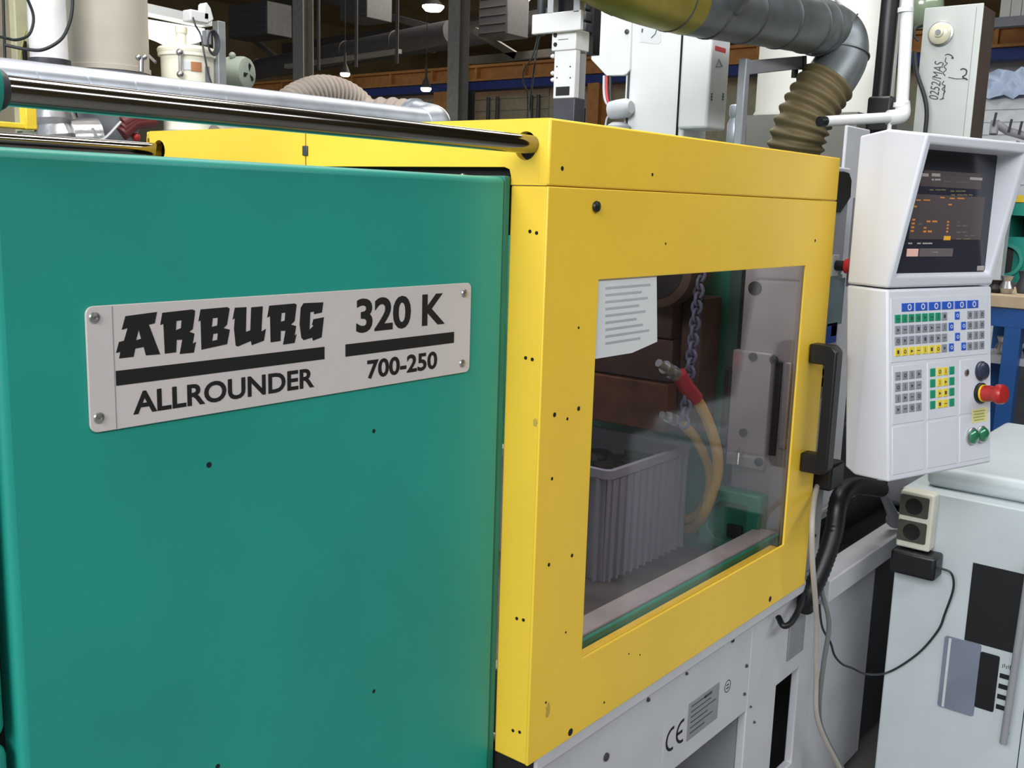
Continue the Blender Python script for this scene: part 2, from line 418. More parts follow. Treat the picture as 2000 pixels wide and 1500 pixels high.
# ---------------------------------------------------------------- green clamp cabinet
GX0, GX1, GY, GZ = -0.7185, -0.002, 0.062, 1.6005
cabin = thing('clamp_cabinet', (-0.4, 0.4, 0.1), 'green enamelled clamp unit cabinet carrying the long nameplate', 'machine cabinet')
cov = MB().box(GX0, GX1-0.012, GY, GY+0.5, 0.1, GZ).build('cover_panel', M_grn, cabin, bevel=0.009, seg=4)
MB().box(GX1-0.0125, GX1+0.0012, GY+0.003, GY+0.5, 0.1, GZ+0.002).build('edge_strip', M_grn2, cabin, bevel=0.003)
MB().box(GX0-0.9, GX0-0.008, GY+0.004, GY+0.5, 1.055, GZ-0.002).build('cover_panel', M_grn, cabin, bevel=0.012, seg=3)
MB().box(GX0-0.9, GX0-0.008, GY+0.004, GY+0.5, 0.1, 1.048).build('lower_panel', M_grn, cabin, bevel=0.010, seg=3)
MB().box(GX0-0.009, GX0+0.001, GY+0.03, GY+0.4, 0.1, GZ-0.03).build('panel_gap', M_hole, cabin, smooth=0)
for px, py, r in ((408, 908, .0032), (730, 842, .0026), (730, 1350, .0026), (425, 1497, .003)):
    p = at(px, py, y=GY); small_hole(p.x, p.z, r, 'y', GY).build('drilled_hole', M_hole, cabin, smooth=0)
# latch bolts under the yellow hood
for px in (905, 955):
    p = at(px, 335, y=0.16); MB().lathe((p.x, 0.16, GZ-0.001), (0, 0, 1), [(0.006, 0), (0.006, 0.004), (0.004, 0.006), (1e-6, 0.0065)], 12).build('bolt', M_scr, cabin)
# nameplate
PY = GY-0.0028
def pp(cx, cy, y=None):
    return at(130+cx/2.439, 520+cy/2.439, y=PY-0.0004 if y is None else y)
plate_x0, plate_x1, plate_z0, plate_z1 = -0.6361, -0.0862, 1.3358, 1.4579
npl = MB().plate(rrect(((plate_x0+plate_x1)/2, PY, (plate_z0+plate_z1)/2), X, Z, (plate_x1-plate_x0)/2, (plate_z1-plate_z0)/2, 0.008), [], (0, 0.0028, 0)).build('name_plate', M_plate, cabin, bevel=0.0006)
lab(npl, 'off-white nameplate with black lettering')
sm = MB(); xs = pp(225, 400).x; sm.box(xs-0.0004, xs+0.0004, PY-0.0003, PY, plate_z0+0.001, plate_z1-0.001); sm.build('fold_line', M_gry2, npl, smooth=0)
for cx, cy in ((133, 245), (155, 722), (1895, 128), (1885, 462)):
    p = pp(cx, cy); s_ = MB().lathe((p.x, PY, p.z), (0, -1, 0), [(0.0052, 0), (0.0056, 0.0006), (0.0048, 0.002), (0.002, 0.0026), (0.0018, 0.0016), (1e-6, 0.0014)], 16).build('screw', M_scr, npl)
def fA(x, y): return at(220+x/9.0909, 590+y/9.0909, y=PY)
def fB(x, y): return at(420+x/9.0909, 580+y/9.0909, y=PY)
GL = [
 (fA, [(225,250),(785,175),(745,375),(640,400),(840,925),(590,945),(550,795),(400,825),(370,970),(115,1000),(135,885),(60,900),(110,710),(200,685),(265,460),(160,490)], [[(462,490),(503,650),(413,678)]]),
 (fA, [(880,190),(1410,130),(1460,150),(1455,230),(1420,480),(1360,525),(1450,560),(1420,740),(1478,705),(1440,895),(1190,920),(1235,665),(1135,670),(1125,890),(925,915),(900,385),(845,405)], [[(1130,335),(1222,320),(1212,460),(1120,500)]]),
 (fA, [(1560,130),(2033,89),(2075,115),(2028,400),(1968,462),(2078,489),(2030,745),(1575,845),(1560,320),(1520,345)], [[(1775,285),(1866,276),(1856,415),(1758,440)],[(1785,565),(1866,552),(1855,670),(1765,690)]]),
 (fB, [(350,190),(555,180),(545,620),(625,590),(640,185),(845,165),(820,615),(900,565),(865,775),(650,855),(635,780),(400,880),(365,860),(335,560),(350,375),(310,400)], []),
 (fB, [(960,155),(1410,115),(1447,135),(1440,190),(1410,430),(1345,490),(1438,515),(1410,690),(1445,660),(1410,815),(1205,845),(1250,600),(1165,600),(1160,780),(985,805),(975,340),(925,365)], [[(1180,285),(1246,276),(1235,420),(1165,440)]]),
 (fB, [(1570,110),(1920,95),(1895,275),(1755,305),(1755,260),(1690,270),(1675,585),(1745,510),(1720,490),(1745,395),(1930,360),(1890,715),(1735,775),(1725,720),(1570,765),(1530,720),(1500,480),(1520,190)], []),
]
for fn, out, hs in GL:
    MB().plate([fn(*p) for p in out], [[fn(*p) for p in h] for h in hs], (0, -0.0004, 0)).build('letter', M_blkm, npl, smooth=0)
def bar(c, name):
    q = [pp(*p, y=PY) for p in c]; x0 = (q[0].x+q[3].x)/2; x1 = (q[1].x+q[2].x)/2; z1 = (q[0].z+q[1].z)/2; z0 = (q[2].z+q[3].z)/2
    MB().box(x0, x1, PY-0.0004, PY, z0, z1).build(name, M_blkm, npl, smooth=0)
bar([(235, 497), (1228, 385), (1228, 440), (235, 572)], 'printed_bar'); bar([(1328, 373), (1845, 312), (1845, 365), (1328, 430)], 'printed_bar')
def plate_text(s, bl, br, tl, bold, name):
    a, b, c = pp(*bl, y=PY-0.0004), pp(*br, y=PY-0.0004), pp(*tl, y=PY-0.0004)
    h = c.z-a.z
    w = text_on(MB(), s, (a.x, PY-0.0004, (a.z+b.z)/2), (b.x-a.x, 0, 0), (0, 0, h), bold)
    par = list(range(len(w.v)))
    def find(i):
        while par[i] != i: par[i] = par[par[i]]; i = par[i]
        return i
    for f in w.f:
        for q in f[1:]: par[find(q)] = find(f[0])
    grp = {}
    for f in w.f: grp.setdefault(find(f[0]), []).append(f)
    for fs in grp.values():
        ids = sorted({i for f in fs for i in f}); mp = {i: k for k, i in enumerate(ids)}
        MB().add([w.v[i] for i in ids], [tuple(mp[i] for i in f) for f in fs]).build('letter', M_blkm, npl, smooth=0)
plate_text('ALLROUNDER', (318, 706), (1180, 578), (325, 595), 0.026, 'model_lettering')
plate_text('320 K', (1380, 320), (1802, 276), (1385, 155), 0.030, 'size_lettering')
plate_text('700-250', (1432, 537), (1765, 490), (1432, 446), 0.028, 'size_lettering')

# ---------------------------------------------------------------- tie rods
def rod(y, label, x1=0.35):
    t = thing('tie_rod', (-0.7, y, HZ), label, 'rod', 'tie rods entering the yellow hood')
    MB().cyl((-1.6, y, HZ+0.0015), (x1, y, HZ+0.0015), 0.0127, seg=40).build('bar', M_chr, t)
    return t
t1 = rod(0.031, 'thick dark chromed rod above the green cabinet, nearest the nameplate')
MB().lathe((-0.765, 0.031, HZ+0.0015), (1, 0, 0), [(0.0128, 0), (0.026, 0.0), (0.028, 0.004), (0.028, 0.034), (0.0255, 0.039), (0.0225, 0.037), (0.0205, 0.039), (0.0128, 0.039)], 36).build('end_flange', M_grn, t1)
MB().lathe((-0.726, 0.031, HZ+0.0015), (1, 0, 0), [(0.0128, 0), (0.0168, 0), (0.0168, 0.008), (0.0150, 0.011), (0.0128, 0.011)], 32).build('wiper_ring', M_dgr, t1)
t2 = rod(DG-0.0335, 'slim shiny rod behind the green cabinet top, entering the far end of the hood')
MB().box(-0.95, -0.02, 0.62, 0.90, 1.20, 1.612).build('rod_cover', M_dgr, t2, bevel=0.01)

# ---------------------------------------------------------------- machine bed below the guard
bed = thing('machine_bed', (0.6, 0.4, 0.0), 'pale grey machine bed with rating plate under the yellow guard', 'machine base')
BY = 0.03
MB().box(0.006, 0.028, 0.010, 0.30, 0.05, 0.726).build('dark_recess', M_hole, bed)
MB().box(0.030, 1.19, 0.006, 0.30, 0.702, 0.727).build('guard_rail', M_gry, bed, bevel=0.004)
MB().box(0.030, 0.832, BY, BY+0.02, 0.483, 0.70).build('front_panel', M_gry, bed, bevel=0.003)
ox0, ox1, oz0, oz1 = 0.985, 1.115, 0.235, 0.485
MB().plate([(0.832, BY, 0.05), (1.19, BY, 0.05), (1.19, BY, 0.70), (0.832, BY, 0.70)], [[(ox0, BY, oz0), (ox1, BY, oz0), (ox1, BY, oz1), (ox0, BY, oz1)]], (0, 0.02, 0)).build('front_panel', M_gry, bed, bevel=0.003)
MB().box(0.832, 0.846, BY+0.0201, 0.6, 0.05, 0.70).build('side_wall', M_gry2, bed)
MB().box(0.95, 1.16, 0.26, 0.28, 0.12, 0.6).build('inner_wall', M_dgr, bed)
MB().lathe((1.06, 0.15, 0.36), (1, 0, 0), [(0.045, -0.05), (0.055, -0.02), (0.055, 0.03), (0.04, 0.05)], 20).build('motor', M_blk, bed)
MB().cyl((1.075, 0.1, 0.06), (1.075, 0.13, 0.34), 0.022).build('pipe', M_gry, bed)
# ramp of the parts chute
MB().plate([(0.004, 0.06, 0.505), (0.004, 0.62, 0.505), (0.004, 0.62, 0.49), (0.004, 0.06, 0.49)], [], (0.826, 0, 0)).build('bay_roof', M_dgr, bed)
MB().add([V3(p) for p in ((0.1, 0.05, 0.20), (0.82, 0.05, 0.20), (0.82, 0.62, 0.50), (0.1, 0.62, 0.50), (0.1, 0.05, 0.18), (0.82, 0.05, 0.18), (0.82, 0.62, 0.48), (0.1, 0.62, 0.48))],
         [(0, 1, 2, 3), (7, 6, 5, 4), (0, 4, 5, 1), (1, 5, 6, 2), (2, 6, 7, 3), (3, 7, 4, 0)]).build('chute', mat('chute_steel', (84, 86, 94), 0.5, 0.2), bed)
MB().box(0.030, 0.1, BY, 0.6, 0.05, 0.483).build('front_post', M_gry, bed, bevel=0.003)
MB().box(0.004, 1.6, 0.40, 0.62, 0.0, 0.48).build('plinth', M_dgr, bed)
# rating plate, marks
def bp(px, py, o=0.0): return at(px, py, y=BY-o)
a, b, c_ = bp(1343, 1405), bp(1405, 1330), bp(1343, 1452)
rp = MB().box(a.x, b.x, BY-0.0012, BY, bp(1405, 1398).z, bp(1405, 1332).z).build('rating_plate', M_gry2, bed, bevel=0.0004)
rl = MB(); w_ = b.x-a.x; zt_, zb_ = bp(1405, 1332).z, bp(1405, 1398).z
for k in range(6):
    zz = zt_-(zt_-zb_)*(k+0.8)/7; rl.box(a.x+w_*0.08, a.x+w_*(0.55+0.35*((k*7) % 5)/4), BY-0.0015, BY-0.0012, zz-0.0012, zz+0.0012)
rl.box(a.x+w_*0.5, a.x+w_*0.75, BY-0.0015, BY-0.0012, zt_-0.012, zt_-0.006)
tag(rl.build('plate_print', M_dgr, rp, smooth=0), kind='stuff')
def arc(c, r, a0, a1, w, n=14):
    o_ = [c+X*(r*math.cos(a0+(a1-a0)*k/n))+Z*(r*math.sin(a0+(a1-a0)*k/n)) for k in range(n+1)]
    i_ = [c+X*((r-w)*math.cos(a0+(a1-a0)*k/n))+Z*((r-w)*math.sin(a0+(a1-a0)*k/n)) for k in range(n+1)]
    return o_+i_[::-1]
ce0 = bp(1300, 1442); ce1 = bp(1334, 1438); hz_ = 0.030
WC = ce1.x-ce0.x; R_ = WC*0.36; cc = V3((ce0.x+R_, BY, (bp(1312, 1441).z+bp(1332, 1428).z)/2))
st = MB().plate(rrect((ce0.x+WC*0.5, BY, cc.z), X, Z, WC*0.62, R_*1.5, 0.002), [], (0, -0.0006, 0)).build('mark_sticker', M_gry, bed, smooth=0)
mk = MB(); cc.y = BY-0.0007
mk.plate(arc(cc, R_, math.radians(78), math.radians(282), R_*0.24), [], (0, -0.0004, 0))
mk2_ = MB(); c2_ = cc+X*(WC*0.56)
mk2_.plate(arc(c2_, R_, math.radians(78), math.radians(282), R_*0.24), [], (0, -0.0004, 0))
mk2_.box(c2_.x-R_*0.85, c2_.x, BY-0.0011, BY-0.0007, c2_.z-R_*0.12, c2_.z+R_*0.12)
mk2_.build('mark_letter', M_blkm, st, smooth=0)
mk.build('mark_letter', M_blkm, st, smooth=0)
p = bp(1421, 1340); mk2 = MB()
mk2.plate(circ((p.x, BY-0.0001, p.z), X, Z, 0.014), [circ((p.x, BY-0.0001, p.z), X, Z, 0.012)], (0, -0.0004, 0))
for dz in (-0.004, 0.003): mk2.box(p.x-0.006, p.x+0.006, BY-0.0005, BY-0.0001, p.z+dz-0.0014, p.z+dz+0.0014)
mk2.build('round_mark', M_dgr, bed, smooth=0)
for px, py, r in ((1183, 1478, .0075), (1265, 1366, .004), (1340, 1315, .003), (1430, 1250, .005), (1457, 1300, .004), (1453, 1355, .0035), (1472, 1410, .003), (1465, 1380, .0025)):
    p = bp(px, py); MB().lathe((p.x, BY, p.z), (0, -1, 0), [(r, 0), (r, 0.003), (r*0.6, 0.0045), (1e-6, 0.0046)], 12).build('screw', M_dgr, bed)
# bracket plate and cable hook under the guard end
pa = bp(1550, 1190)
MB().box(1.03, 1.12, BY-0.004, BY, 0.53, 0.64).build('bracket_plate', M_gry2, bed, bevel=0.002)
# deep part to the side of the guard: dark slide bed and the white cross beam
MB().box(1.19, 2.6, 0.0, 0.065, 0.634, 0.692).build('cross_beam', M_gry, bed, bevel=0.004)
MB().box(1.19, 2.6, 0.065, 0.8, 0.60, 0.66).build('slide_bed', M_drk, bed)
MB().box(1.19, 2.6, 0.16, 0.18, 0.6605, 0.98).build('slide_wall', M_drk, bed)
MB().cyl((1.19, 0.12, 0.79), (2.6, 0.12, 0.79), 0.006).build('guide_rod', M_alu, bed)
MB().box(1.19, 1.62, 0.035, 0.055, 0.05, 0.634).build('lower_panel', M_gry, bed, bevel=0.002)
MB().box(1.62, 2.6, 0.055, 0.075, 0.05, 0.634).build('lower_panel', M_dgr, bed)  # dark backing, widened so the gap beside the cabinet stays dark
MB().box(1.19, 2.6, 0.45, 0.85, 0.0, 0.60).build('rear_body', M_dgr, bed)
# grey upright cover beside the guard
cover = thing('side_cover', (1.1, 0.05, 0.70), 'tall narrow pale grey cover strip between yellow guard and console', 'machine cover')
MB().box(1.030, 1.176, 0.03, 0.12, 0.727, 1.43).build('cover_sheet', M_gry, cover, bevel=0.004)
MB().box(1.030, 1.17, 0.03, 0.12, 1.43, 1.665).build('upper_sheet', M_gry, cover, bevel=0.004)
xa_, xb_ = at(1654, 260, y=0.14).x, at(1700, 260, y=0.14).x
MB().box(xa_, xb_, 0.14, 0.148, 0.75, at(1655, 244, y=0.14).z).build('rear_sheet', M_gry, cover, bevel=0.004)
p = at(1650, 372, y=0.028); MB().plate([at(*q, y=0.0295) for q in ((1644, 335), (1655, 338), (1660, 352), (1658, 385), (1638, 415), (1630, 415), (1636, 335))], [], (0, -0.004, 0)).build('dark_slot', M_blk, cover)
eb = at(1626, 518, y=0.03)
MB().box(eb.x-0.02, eb.x+0.02, 0.022, 0.03, eb.z-0.024, eb.z+0.024).build('button_plate', M_wht, cover, bevel=0.002)
es = MB().lathe((eb.x, 0.022, eb.z), (0, -1, 0), [(0.0115, 0), (0.0115, 0.018), (0.010, 0.018)], 20).build('button_collar', M_blk, cover)
MB().lathe((eb.x, 0.004, eb.z), (0, -1, 0), [(0.010, 0), (0.016, 0.004), (0.017, 0.010), (0.013, 0.016), (1e-6, 0.018)], 20).build('red_cap', M_red, es)
lb = MB()
def strip_box(x0, y0, x1, y1, m, nm):
    a = at(x0, y0, y=0.0294); b = at(x1, y1, y=0.0294)
    MB().box(min(a.x, b.x), max(a.x, b.x), 0.029, 0.0299, min(a.z, b.z), max(a.z, b.z)).build(nm, m, cover, smooth=0)
M_lbl = mat('pale_blue_label', (150, 172, 180), 0.6); 
strip_box(1622, 545, 1643, 632, M_lbl, 'instruction_label')
strip_box(1616, 633, 1632, 668, M_blue, 'blue_label')
strip_box(1624, 636, 1633, 655, M_kyl, 'warning_label')
strip_box(1596, 716, 1622, 772, M_slate, 'panel_label')
strip_box(1600, 722, 1620, 730, M_kyl, 'warning_label')
strip_box(1605, 738, 1615, 752, M_reds, 'red_symbol')
p = at(1592, 1046, y=0.03); MB().lathe((p.x, 0.03, p.z), (0, -1, 0), [(0.004, 0), (0.004, 0.002), (1e-6, 0.003)], 10).build('screw', M_dgr, cover)

# ---------------------------------------------------------------- inside of the guard
plt = thing('fixed_platen', (1.1, 0.5, 0.70), 'pale steel fixed platen with green frame inside the guard window', 'machine platen')
MB().box(1.0, 1.024, 0.036, 0.188, 0.735, 1.58).build('face_plate', M_plat, plt, bevel=0.003)
MB().box(1.03, 1.18, 0.225, 0.93, 0.70, 1.60).build('frame_block', M_grn3, plt, bevel=0.01)
MB().box(1.0, 1.10, 0.196, 0.224, 0.80, 1.58).build('frame_edge', mat('dark_green_edge', (48, 84, 72), 0.6), plt)
MB().box(0.978, 0.999, 0.100, 0.194, 0.985, 1.253).build('clamp_plate', M_plat, plt, bevel=0.003)
for px, py in ((1471, 697), (1512, 703), (1452, 845), (1482, 902)):
    p = at(px, py, x=0.977); MB().lathe((0.978, p.y, p.z), (-1, 0, 0), [(0.010, 0), (0.010, 0.004), (0.006, 0.005), (0.006, 0.002), (1e-6, 0.002)], 16).build('bolt', M_drk, plt)
p = at(1475, 563, x=1.0); MB().lathe((1.0, p.y, p.z), (-1, 0, 0), [(0.016, 0), (0.016, 0.003), (0.01, 0.003), (1e-6, 0.0031)], 16).build('bolt', M_drk, plt)
a = at(1520, 705, x=0.998); b = at(1510, 890, x=0.998)
MB().box(0.993, 0.9995, a.y-0.012, a.y+0.012, b.z, a.z).build('slot_strip', M_drk, plt, bevel=0.004)
MB().box(0.990, 0.9995, a.y-0.035, a.y-0.018, b.z+0.02, a.z).build('guide_strip', M_plat, plt, bevel=0.003)
a = at(1432, 720, x=0.985); b = at(1428, 890, x=0.985)
MB().box(0.975, 0.999, a.y+0.0, a.y+0.016, b.z, a.z).build('side_bar', M_drk, plt, bevel=0.003)
p = at(1447, 875, x=0.97); MB().tube([p, p+V3((-0.03, -0.01, -0.008)), p+V3((-0.035, -0.012, -0.03))], 0.006).build('hook', M_scr, plt)
# green cast foot with an octagonal pocket
cy_, cz_ = 0.165, 0.86
A_, B_ = Y, Z
oct_o = [V3((0.955, cy_+sy*0.075, cz_+sz*0.07)) for sy, sz in ((1, -1), (1, 0.55), (0.5, 1), (-0.95, 1), (-1, 0.9), (-1, -1))]
oct_i = [V3((0.955, cy_+sy*0.052, cz_+sz*0.05)) for sy, sz in ((0.6, -1), (1, -0.5), (1, 0.4), (0.4, 0.85), (-0.8, 0.85), (-0.8, -1))]
MB().plate(oct_o, [oct_i], (0.043, 0, 0)).build('cast_foot', M_grn3, plt, bevel=0.004)
MB().box(0.985, 0.999, cy_-0.06, cy_+0.06, cz_-0.06, cz_+0.06).build('foot_pocket', M_grn3, plt)
MB().box(0.972, 0.985, cy_-0.025, cy_+0.012, cz_-0.045, cz_-0.015).build('pocket_slot', M_drk, plt, bevel=0.003)
# mould: brown layered block on the platen
mould = thing('injection_mould', (0.95, 0.45, 1.0), 'oily brown layered steel mould behind the guard window', 'mould')
z = 1.06
for h, m, dx in ((0.115, M_brn2, 0.0), (0.10, M_brn, 0.012), (0.11, M_brn, 0.004), (0.10, M_drk, 0.03), (0.08, M_brn, 0.01)):
    MB().box(0.86+dx, 0.995, 0.29, 0.64, z, z+h-0.003).build('mould_plate', m, mould, bevel=0.003); z += h
MB().box(0.90, 0.99, 0.235, 0.286, 1.06, 1.37).build('side_plate', M_brn, mould, bevel=0.003)
MB().lathe((0.80, 0.30, 1.435), (1, 0, 0), [(0.072, 0), (0.085, 0.004), (0.085, 0.05), (0.060, 0.05), (0.060, 0.14)], 32).build('locating_ring', M_brn, mould)
MB().lathe((0.798, 0.30, 1.435), (1, 0, 0), [(0.05, 0.0), (0.066, 0.0), (0.066, 0.01)], 32).build('ring_bore', M_drk, mould)
p = at(1342, 700, x=0.9); MB().lathe((0.90, 0.262, p.z), (-1, 0, 0), [(0.013, 0), (0.013, 0.004), (1e-6, 0.005)], 14).build('bolt', M_drk, mould)
# chain of clear plastic links in front of the mould
ch = thing('link_chain', at(1352, 830, y=0.215), 'bluish translucent plastic link chain hanging before the mould', 'chain')
for k in range(19):
    py = 536+k*16.0; px = 1368-(py-536)*0.11
    p = at(px, py, y=0.215)
    L = MB(); ang = 0 if k % 2 else math.pi/2
    A1 = X*math.cos(ang)+Y*math.sin(ang)
    L.tube([p+A1*(0.011*math.cos(q*math.pi/6))+Z*(0.014*math.sin(q*math.pi/6)) for q in range(12)], 0.0038, 7, closed=True)
    L.build('link', M_chain, ch)
# hoses
def hose(pxs, y, r, label, sleeve=None, fit=None):
    pts = [at(px, py, y=yy) for (px, py), yy in zip(pxs, y)]+[V3((1.004, 0.285, 0.80+(0 if sleeve else 0.028))), V3((1.0, 0.37, 0.79+(0 if sleeve else 0.028)))]
    t = thing('cooling_hose', pts[-1], label, 'hose', 'yellow cooling hoses in the guard')
    sp = spline(pts, 10); MB().tube(sp, r, 14).build('rubber_hose', M_hosey, t)
    d0 = (sp[0]-sp[4]).normalized()
    if sleeve: MB().tube([sp[0]+d0*0.03+Z*0.006, sp[0], sp[6]], r*1.35, 14).build('red_sleeve', M_redr, t)
    f0 = sp[0]+d0*(0.03 if sleeve else 0.0)
    L = MB(); q = f0
    for k, (rr, ln) in enumerate(((r*0.9, 0.01), (r*1.25, 0.012), (r*0.8, 0.010), (r*1.2, 0.014), (r*0.7, 0.02))):
        q2 = q+d0*ln*0.8+X*(-ln*0.5); L.cyl(q, q2, rr, seg=12); q = q2
    L.build('steel_fitting', M_scr, t)
hose([(1338, 752), (1372, 800), (1398, 870), (1400, 930), (1376, 1000)], [0.215, 0.20, 0.185, 0.185, 0.215], 0.0125, 'yellow rubber hose with red sleeve, the upper and outer one inside the guard', True)
hose([(1330, 826), (1360, 858), (1384, 915), (1382, 965)], [0.24, 0.232, 0.222, 0.225], 0.0105, 'short yellow rubber hose without a sleeve, under the red sleeved one')
# drip tray
tray = thing('drip_tray', (0.5, 0.3, 0.727), 'oily grey steel tray floor with raised edge inside the guard', 'tray')
MB().box(0.02, 0.99, 0.20, 0.95, 0.745, 0.765).build('tray_floor', M_tray, tray)
MB().box(0.021, 0.975, 0.056, 0.104, 0.745, 0.854).build('front_ledge', mat('ledge_steel', (168, 160, 156), 0.45, 0.1, var=0.08, scale=14), tray, bevel=0.003)
MB().box(0.021, 0.975, 0.046, 0.0555, 0.745, 0.850).build('green_edge', M_grn3, tray, bevel=0.002)
# crate
CX0, CX1, CYF, CZ0, CZ1 = 0.628, 0.982, 0.282, 0.7655, 1.015
CYB = 0.60
crate = thing('plastic_crate', (0.8, 0.44, CZ0), 'grey ribbed plastic crate with hand holes standing inside the guard', 'crate')
MB().box(CX0+0.012, CX1-0.012, CYF+0.012, CYB-0.012, CZ0, CZ0+0.006).build('crate_floor', M_crate, crate)
MB().plate([(CX0+0.01, CYF+0.01, CZ0), (CX1-0.01, CYF+0.01, CZ0), (CX1-0.006, CYF+0.006, CZ1-0.02), (CX0+0.006, CYF+0.006, CZ1-0.02)], [], (0, 0.004, 0)).build('front_wall', M_crate, crate)
MB().plate([(CX0+0.01, CYB-0.01, CZ0), (CX1-0.01, CYB-0.01, CZ0), (CX1-0.006, CYB-0.006, CZ1-0.02), (CX0+0.006, CYB-0.006, CZ1-0.02)], [], (0, -0.004, 0)).build('rear_wall', M_crate, crate)
for (xa, s_) in ((CX0+0.008, 1), (CX1-0.008, -1)):
    ym = (CYF+CYB)/2
    MB().plate([(xa, CYF+0.014, CZ0), (xa, CYB-0.014, CZ0), (xa, CYB-0.014, CZ1-0.02), (xa, CYF+0.014, CZ1-0.02)], [rrect((xa, ym-0.02, CZ1-0.055), Y, Z, 0.046, 0.014, 0.008)], (0.004*s_, 0, 0)).build('side_wall', M_crate, crate)
rim = MB().plate(rrect(((CX0+CX1)/2, (CYF+CYB)/2, CZ1), X, Y, (CX1-CX0)/2, (CYB-CYF)/2, 0.02, 5), [rrect(((CX0+CX1)/2, (CYF+CYB)/2, CZ1), X, Y, (CX1-CX0)/2-0.012, (CYB-CYF)/2-0.012, 0.014, 5)], (0, 0, -0.02)).build('rim', M_crate, crate, bevel=0.002)
rib = MB().box(0, 0.007, 0, 0.010, 0, CZ1-0.022-CZ0).build('rib', M_crate, crate)
rib.matrix_local = wm(crate).inverted() @ Matrix.Translation((CX0+0.02, CYF+0.006, (CZ0+CZ1-0.022)/2)); WM[rib.name] = Matrix.Translation((CX0+0.02, CYF+0.006, (CZ0+CZ1-0.022)/2))
for k in range(1, 12):
    inst(rib, Matrix.Translation((CX0+0.02+k*0.0285, CYF+0.006, (CZ0+CZ1-0.022)/2)), crate)
for k in range(9):
    inst(rib, Matrix.Translation((CX0+0.003, CYF+0.03+k*0.031, (CZ0+CZ1-0.022)/2)) @ Matrix.Rotation(math.pi/2, 4, 'Z'), crate)
pb = MB()
for k in range(260):
    u_, w_ = random.random(), random.random()
    px_, py_ = CX0+0.03+u_*(CX1-CX0-0.06), CYF+0.03+w_*(CYB-CYF-0.06)
    hz_ = CZ0+0.178+0.045*math.exp(-((px_-0.72)**2+(py_-0.45)**2)/0.012)+random.random()*0.016
    a_ = random.random()*6.28; A_ = V3((math.cos(a_), math.sin(a_), 0.4*random.random()-0.2)).normalized(); B_ = A_.cross(Z).normalized()
    pb.obox((px_, py_, hz_), A_, B_, A_.cross(B_), 0.016, 0.009, 0.008)
pb.box(CX0+0.014, CX1-0.014, CYF+0.016, CYB-0.016, CZ0+0.0065, CZ0+0.165)
tag(pb.build('moulded_parts', M_pell, None, smooth=0), 'heap of small black moulded plastic parts filling the grey crate', 'parts', kind='stuff')

# ---------------------------------------------------------------- operator console
CP = V3((0.996, -0.141, 1.395)); th = math.radians(18)
CU = V3((math.cos(th), -math.sin(th), 0)); CV = V3((-math.sin(th), -math.cos(th), 0))
def Pu(u, v, z): return CP+CU*u+CV*v+Z*(z-1.395)
def vf(z): return 0.046*(1.413-z)/0.398            # slope of the key panel
NF = (CU.cross(Pu(0, vf(1.0), 1.0)-Pu(0, vf(1.4), 1.4))).normalized()
if NF.dot(CV) < 0: NF = -NF
ZF = (Pu(0, vf(1.4), 1.4)-Pu(0, vf(1.0), 1.0)).normalized()
def F(u, z, o=0.0): return Pu(u, vf(z), z)+NF*o
cons = thing('control_console', Pu(0.17, -0.05, 1.0), 'pale grey operator console with recessed monitor above coloured key panels', 'control panel')
u0, u1 = -0.010, 0.357
def ring(v, ua, ub, za, zb, va=None, vb=None):
    va = v if va is None else va; vb = v if vb is None else vb
    return [Pu(ua, va, za), Pu(ub, va, za), Pu(ub, vb, zb), Pu(ua, vb, zb)]
# head with a sloping bezel and a recessed opening
hd_ = MB()
fo = ring(0, u0, u1, 1.4165, 1.724, 0.0, 0.058)
iu0, iu1, iz0, iz1 = 0.008, 0.338, 1.440, 1.704
def vh(z): return 0.058*(z-1.4165)/0.3075
fi = ring(0, iu0, iu1, iz0, iz1, vh(iz0), vh(iz1))
bi = ring(-0.006, iu0+0.004, iu1-0.006, iz0+0.006, iz1-0.004)
mid = ring(-0.037, u0, u1, 1.4165, 1.736); mid2 = ring(-0.045, u0+0.003, u1-0.003, 1.4165, 1.735)
bk = ring(-0.113, u0+0.012, u1-0.012, 1.4165, 1.726)
hd_.loft([bi, fi, fo, mid, mid2, bk], caps=False)
n_ = len(hd_.v); hd_.f.append(tuple(range(n_-4, n_)))
hd_.build('monitor_housing', M_cons, cons, bevel=0.005, seg=3)
# lower housing
lo = MB(); zb0 = 1.0165
lo.loft([ring(0, u0, u1, zb0, 1.4135, vf(zb0), 0.0), ring(-0.037, u0, u1, 1.012, 1.4135), ring(-0.045, u0+0.003, u1-0.003, 1.012, 1.4135), ring(-0.1, u0+0.012, u1-0.012, 1.02, 1.4135, -0.075, -0.113)])
lo.build('key_housing', M_cons, cons, bevel=0.005, seg=3)
MB().obox(Pu(0.17, -0.16, 1.5), CU, CV, Z, 0.05, 0.05, 0.10).build('swivel_arm', M_gry2, cons)
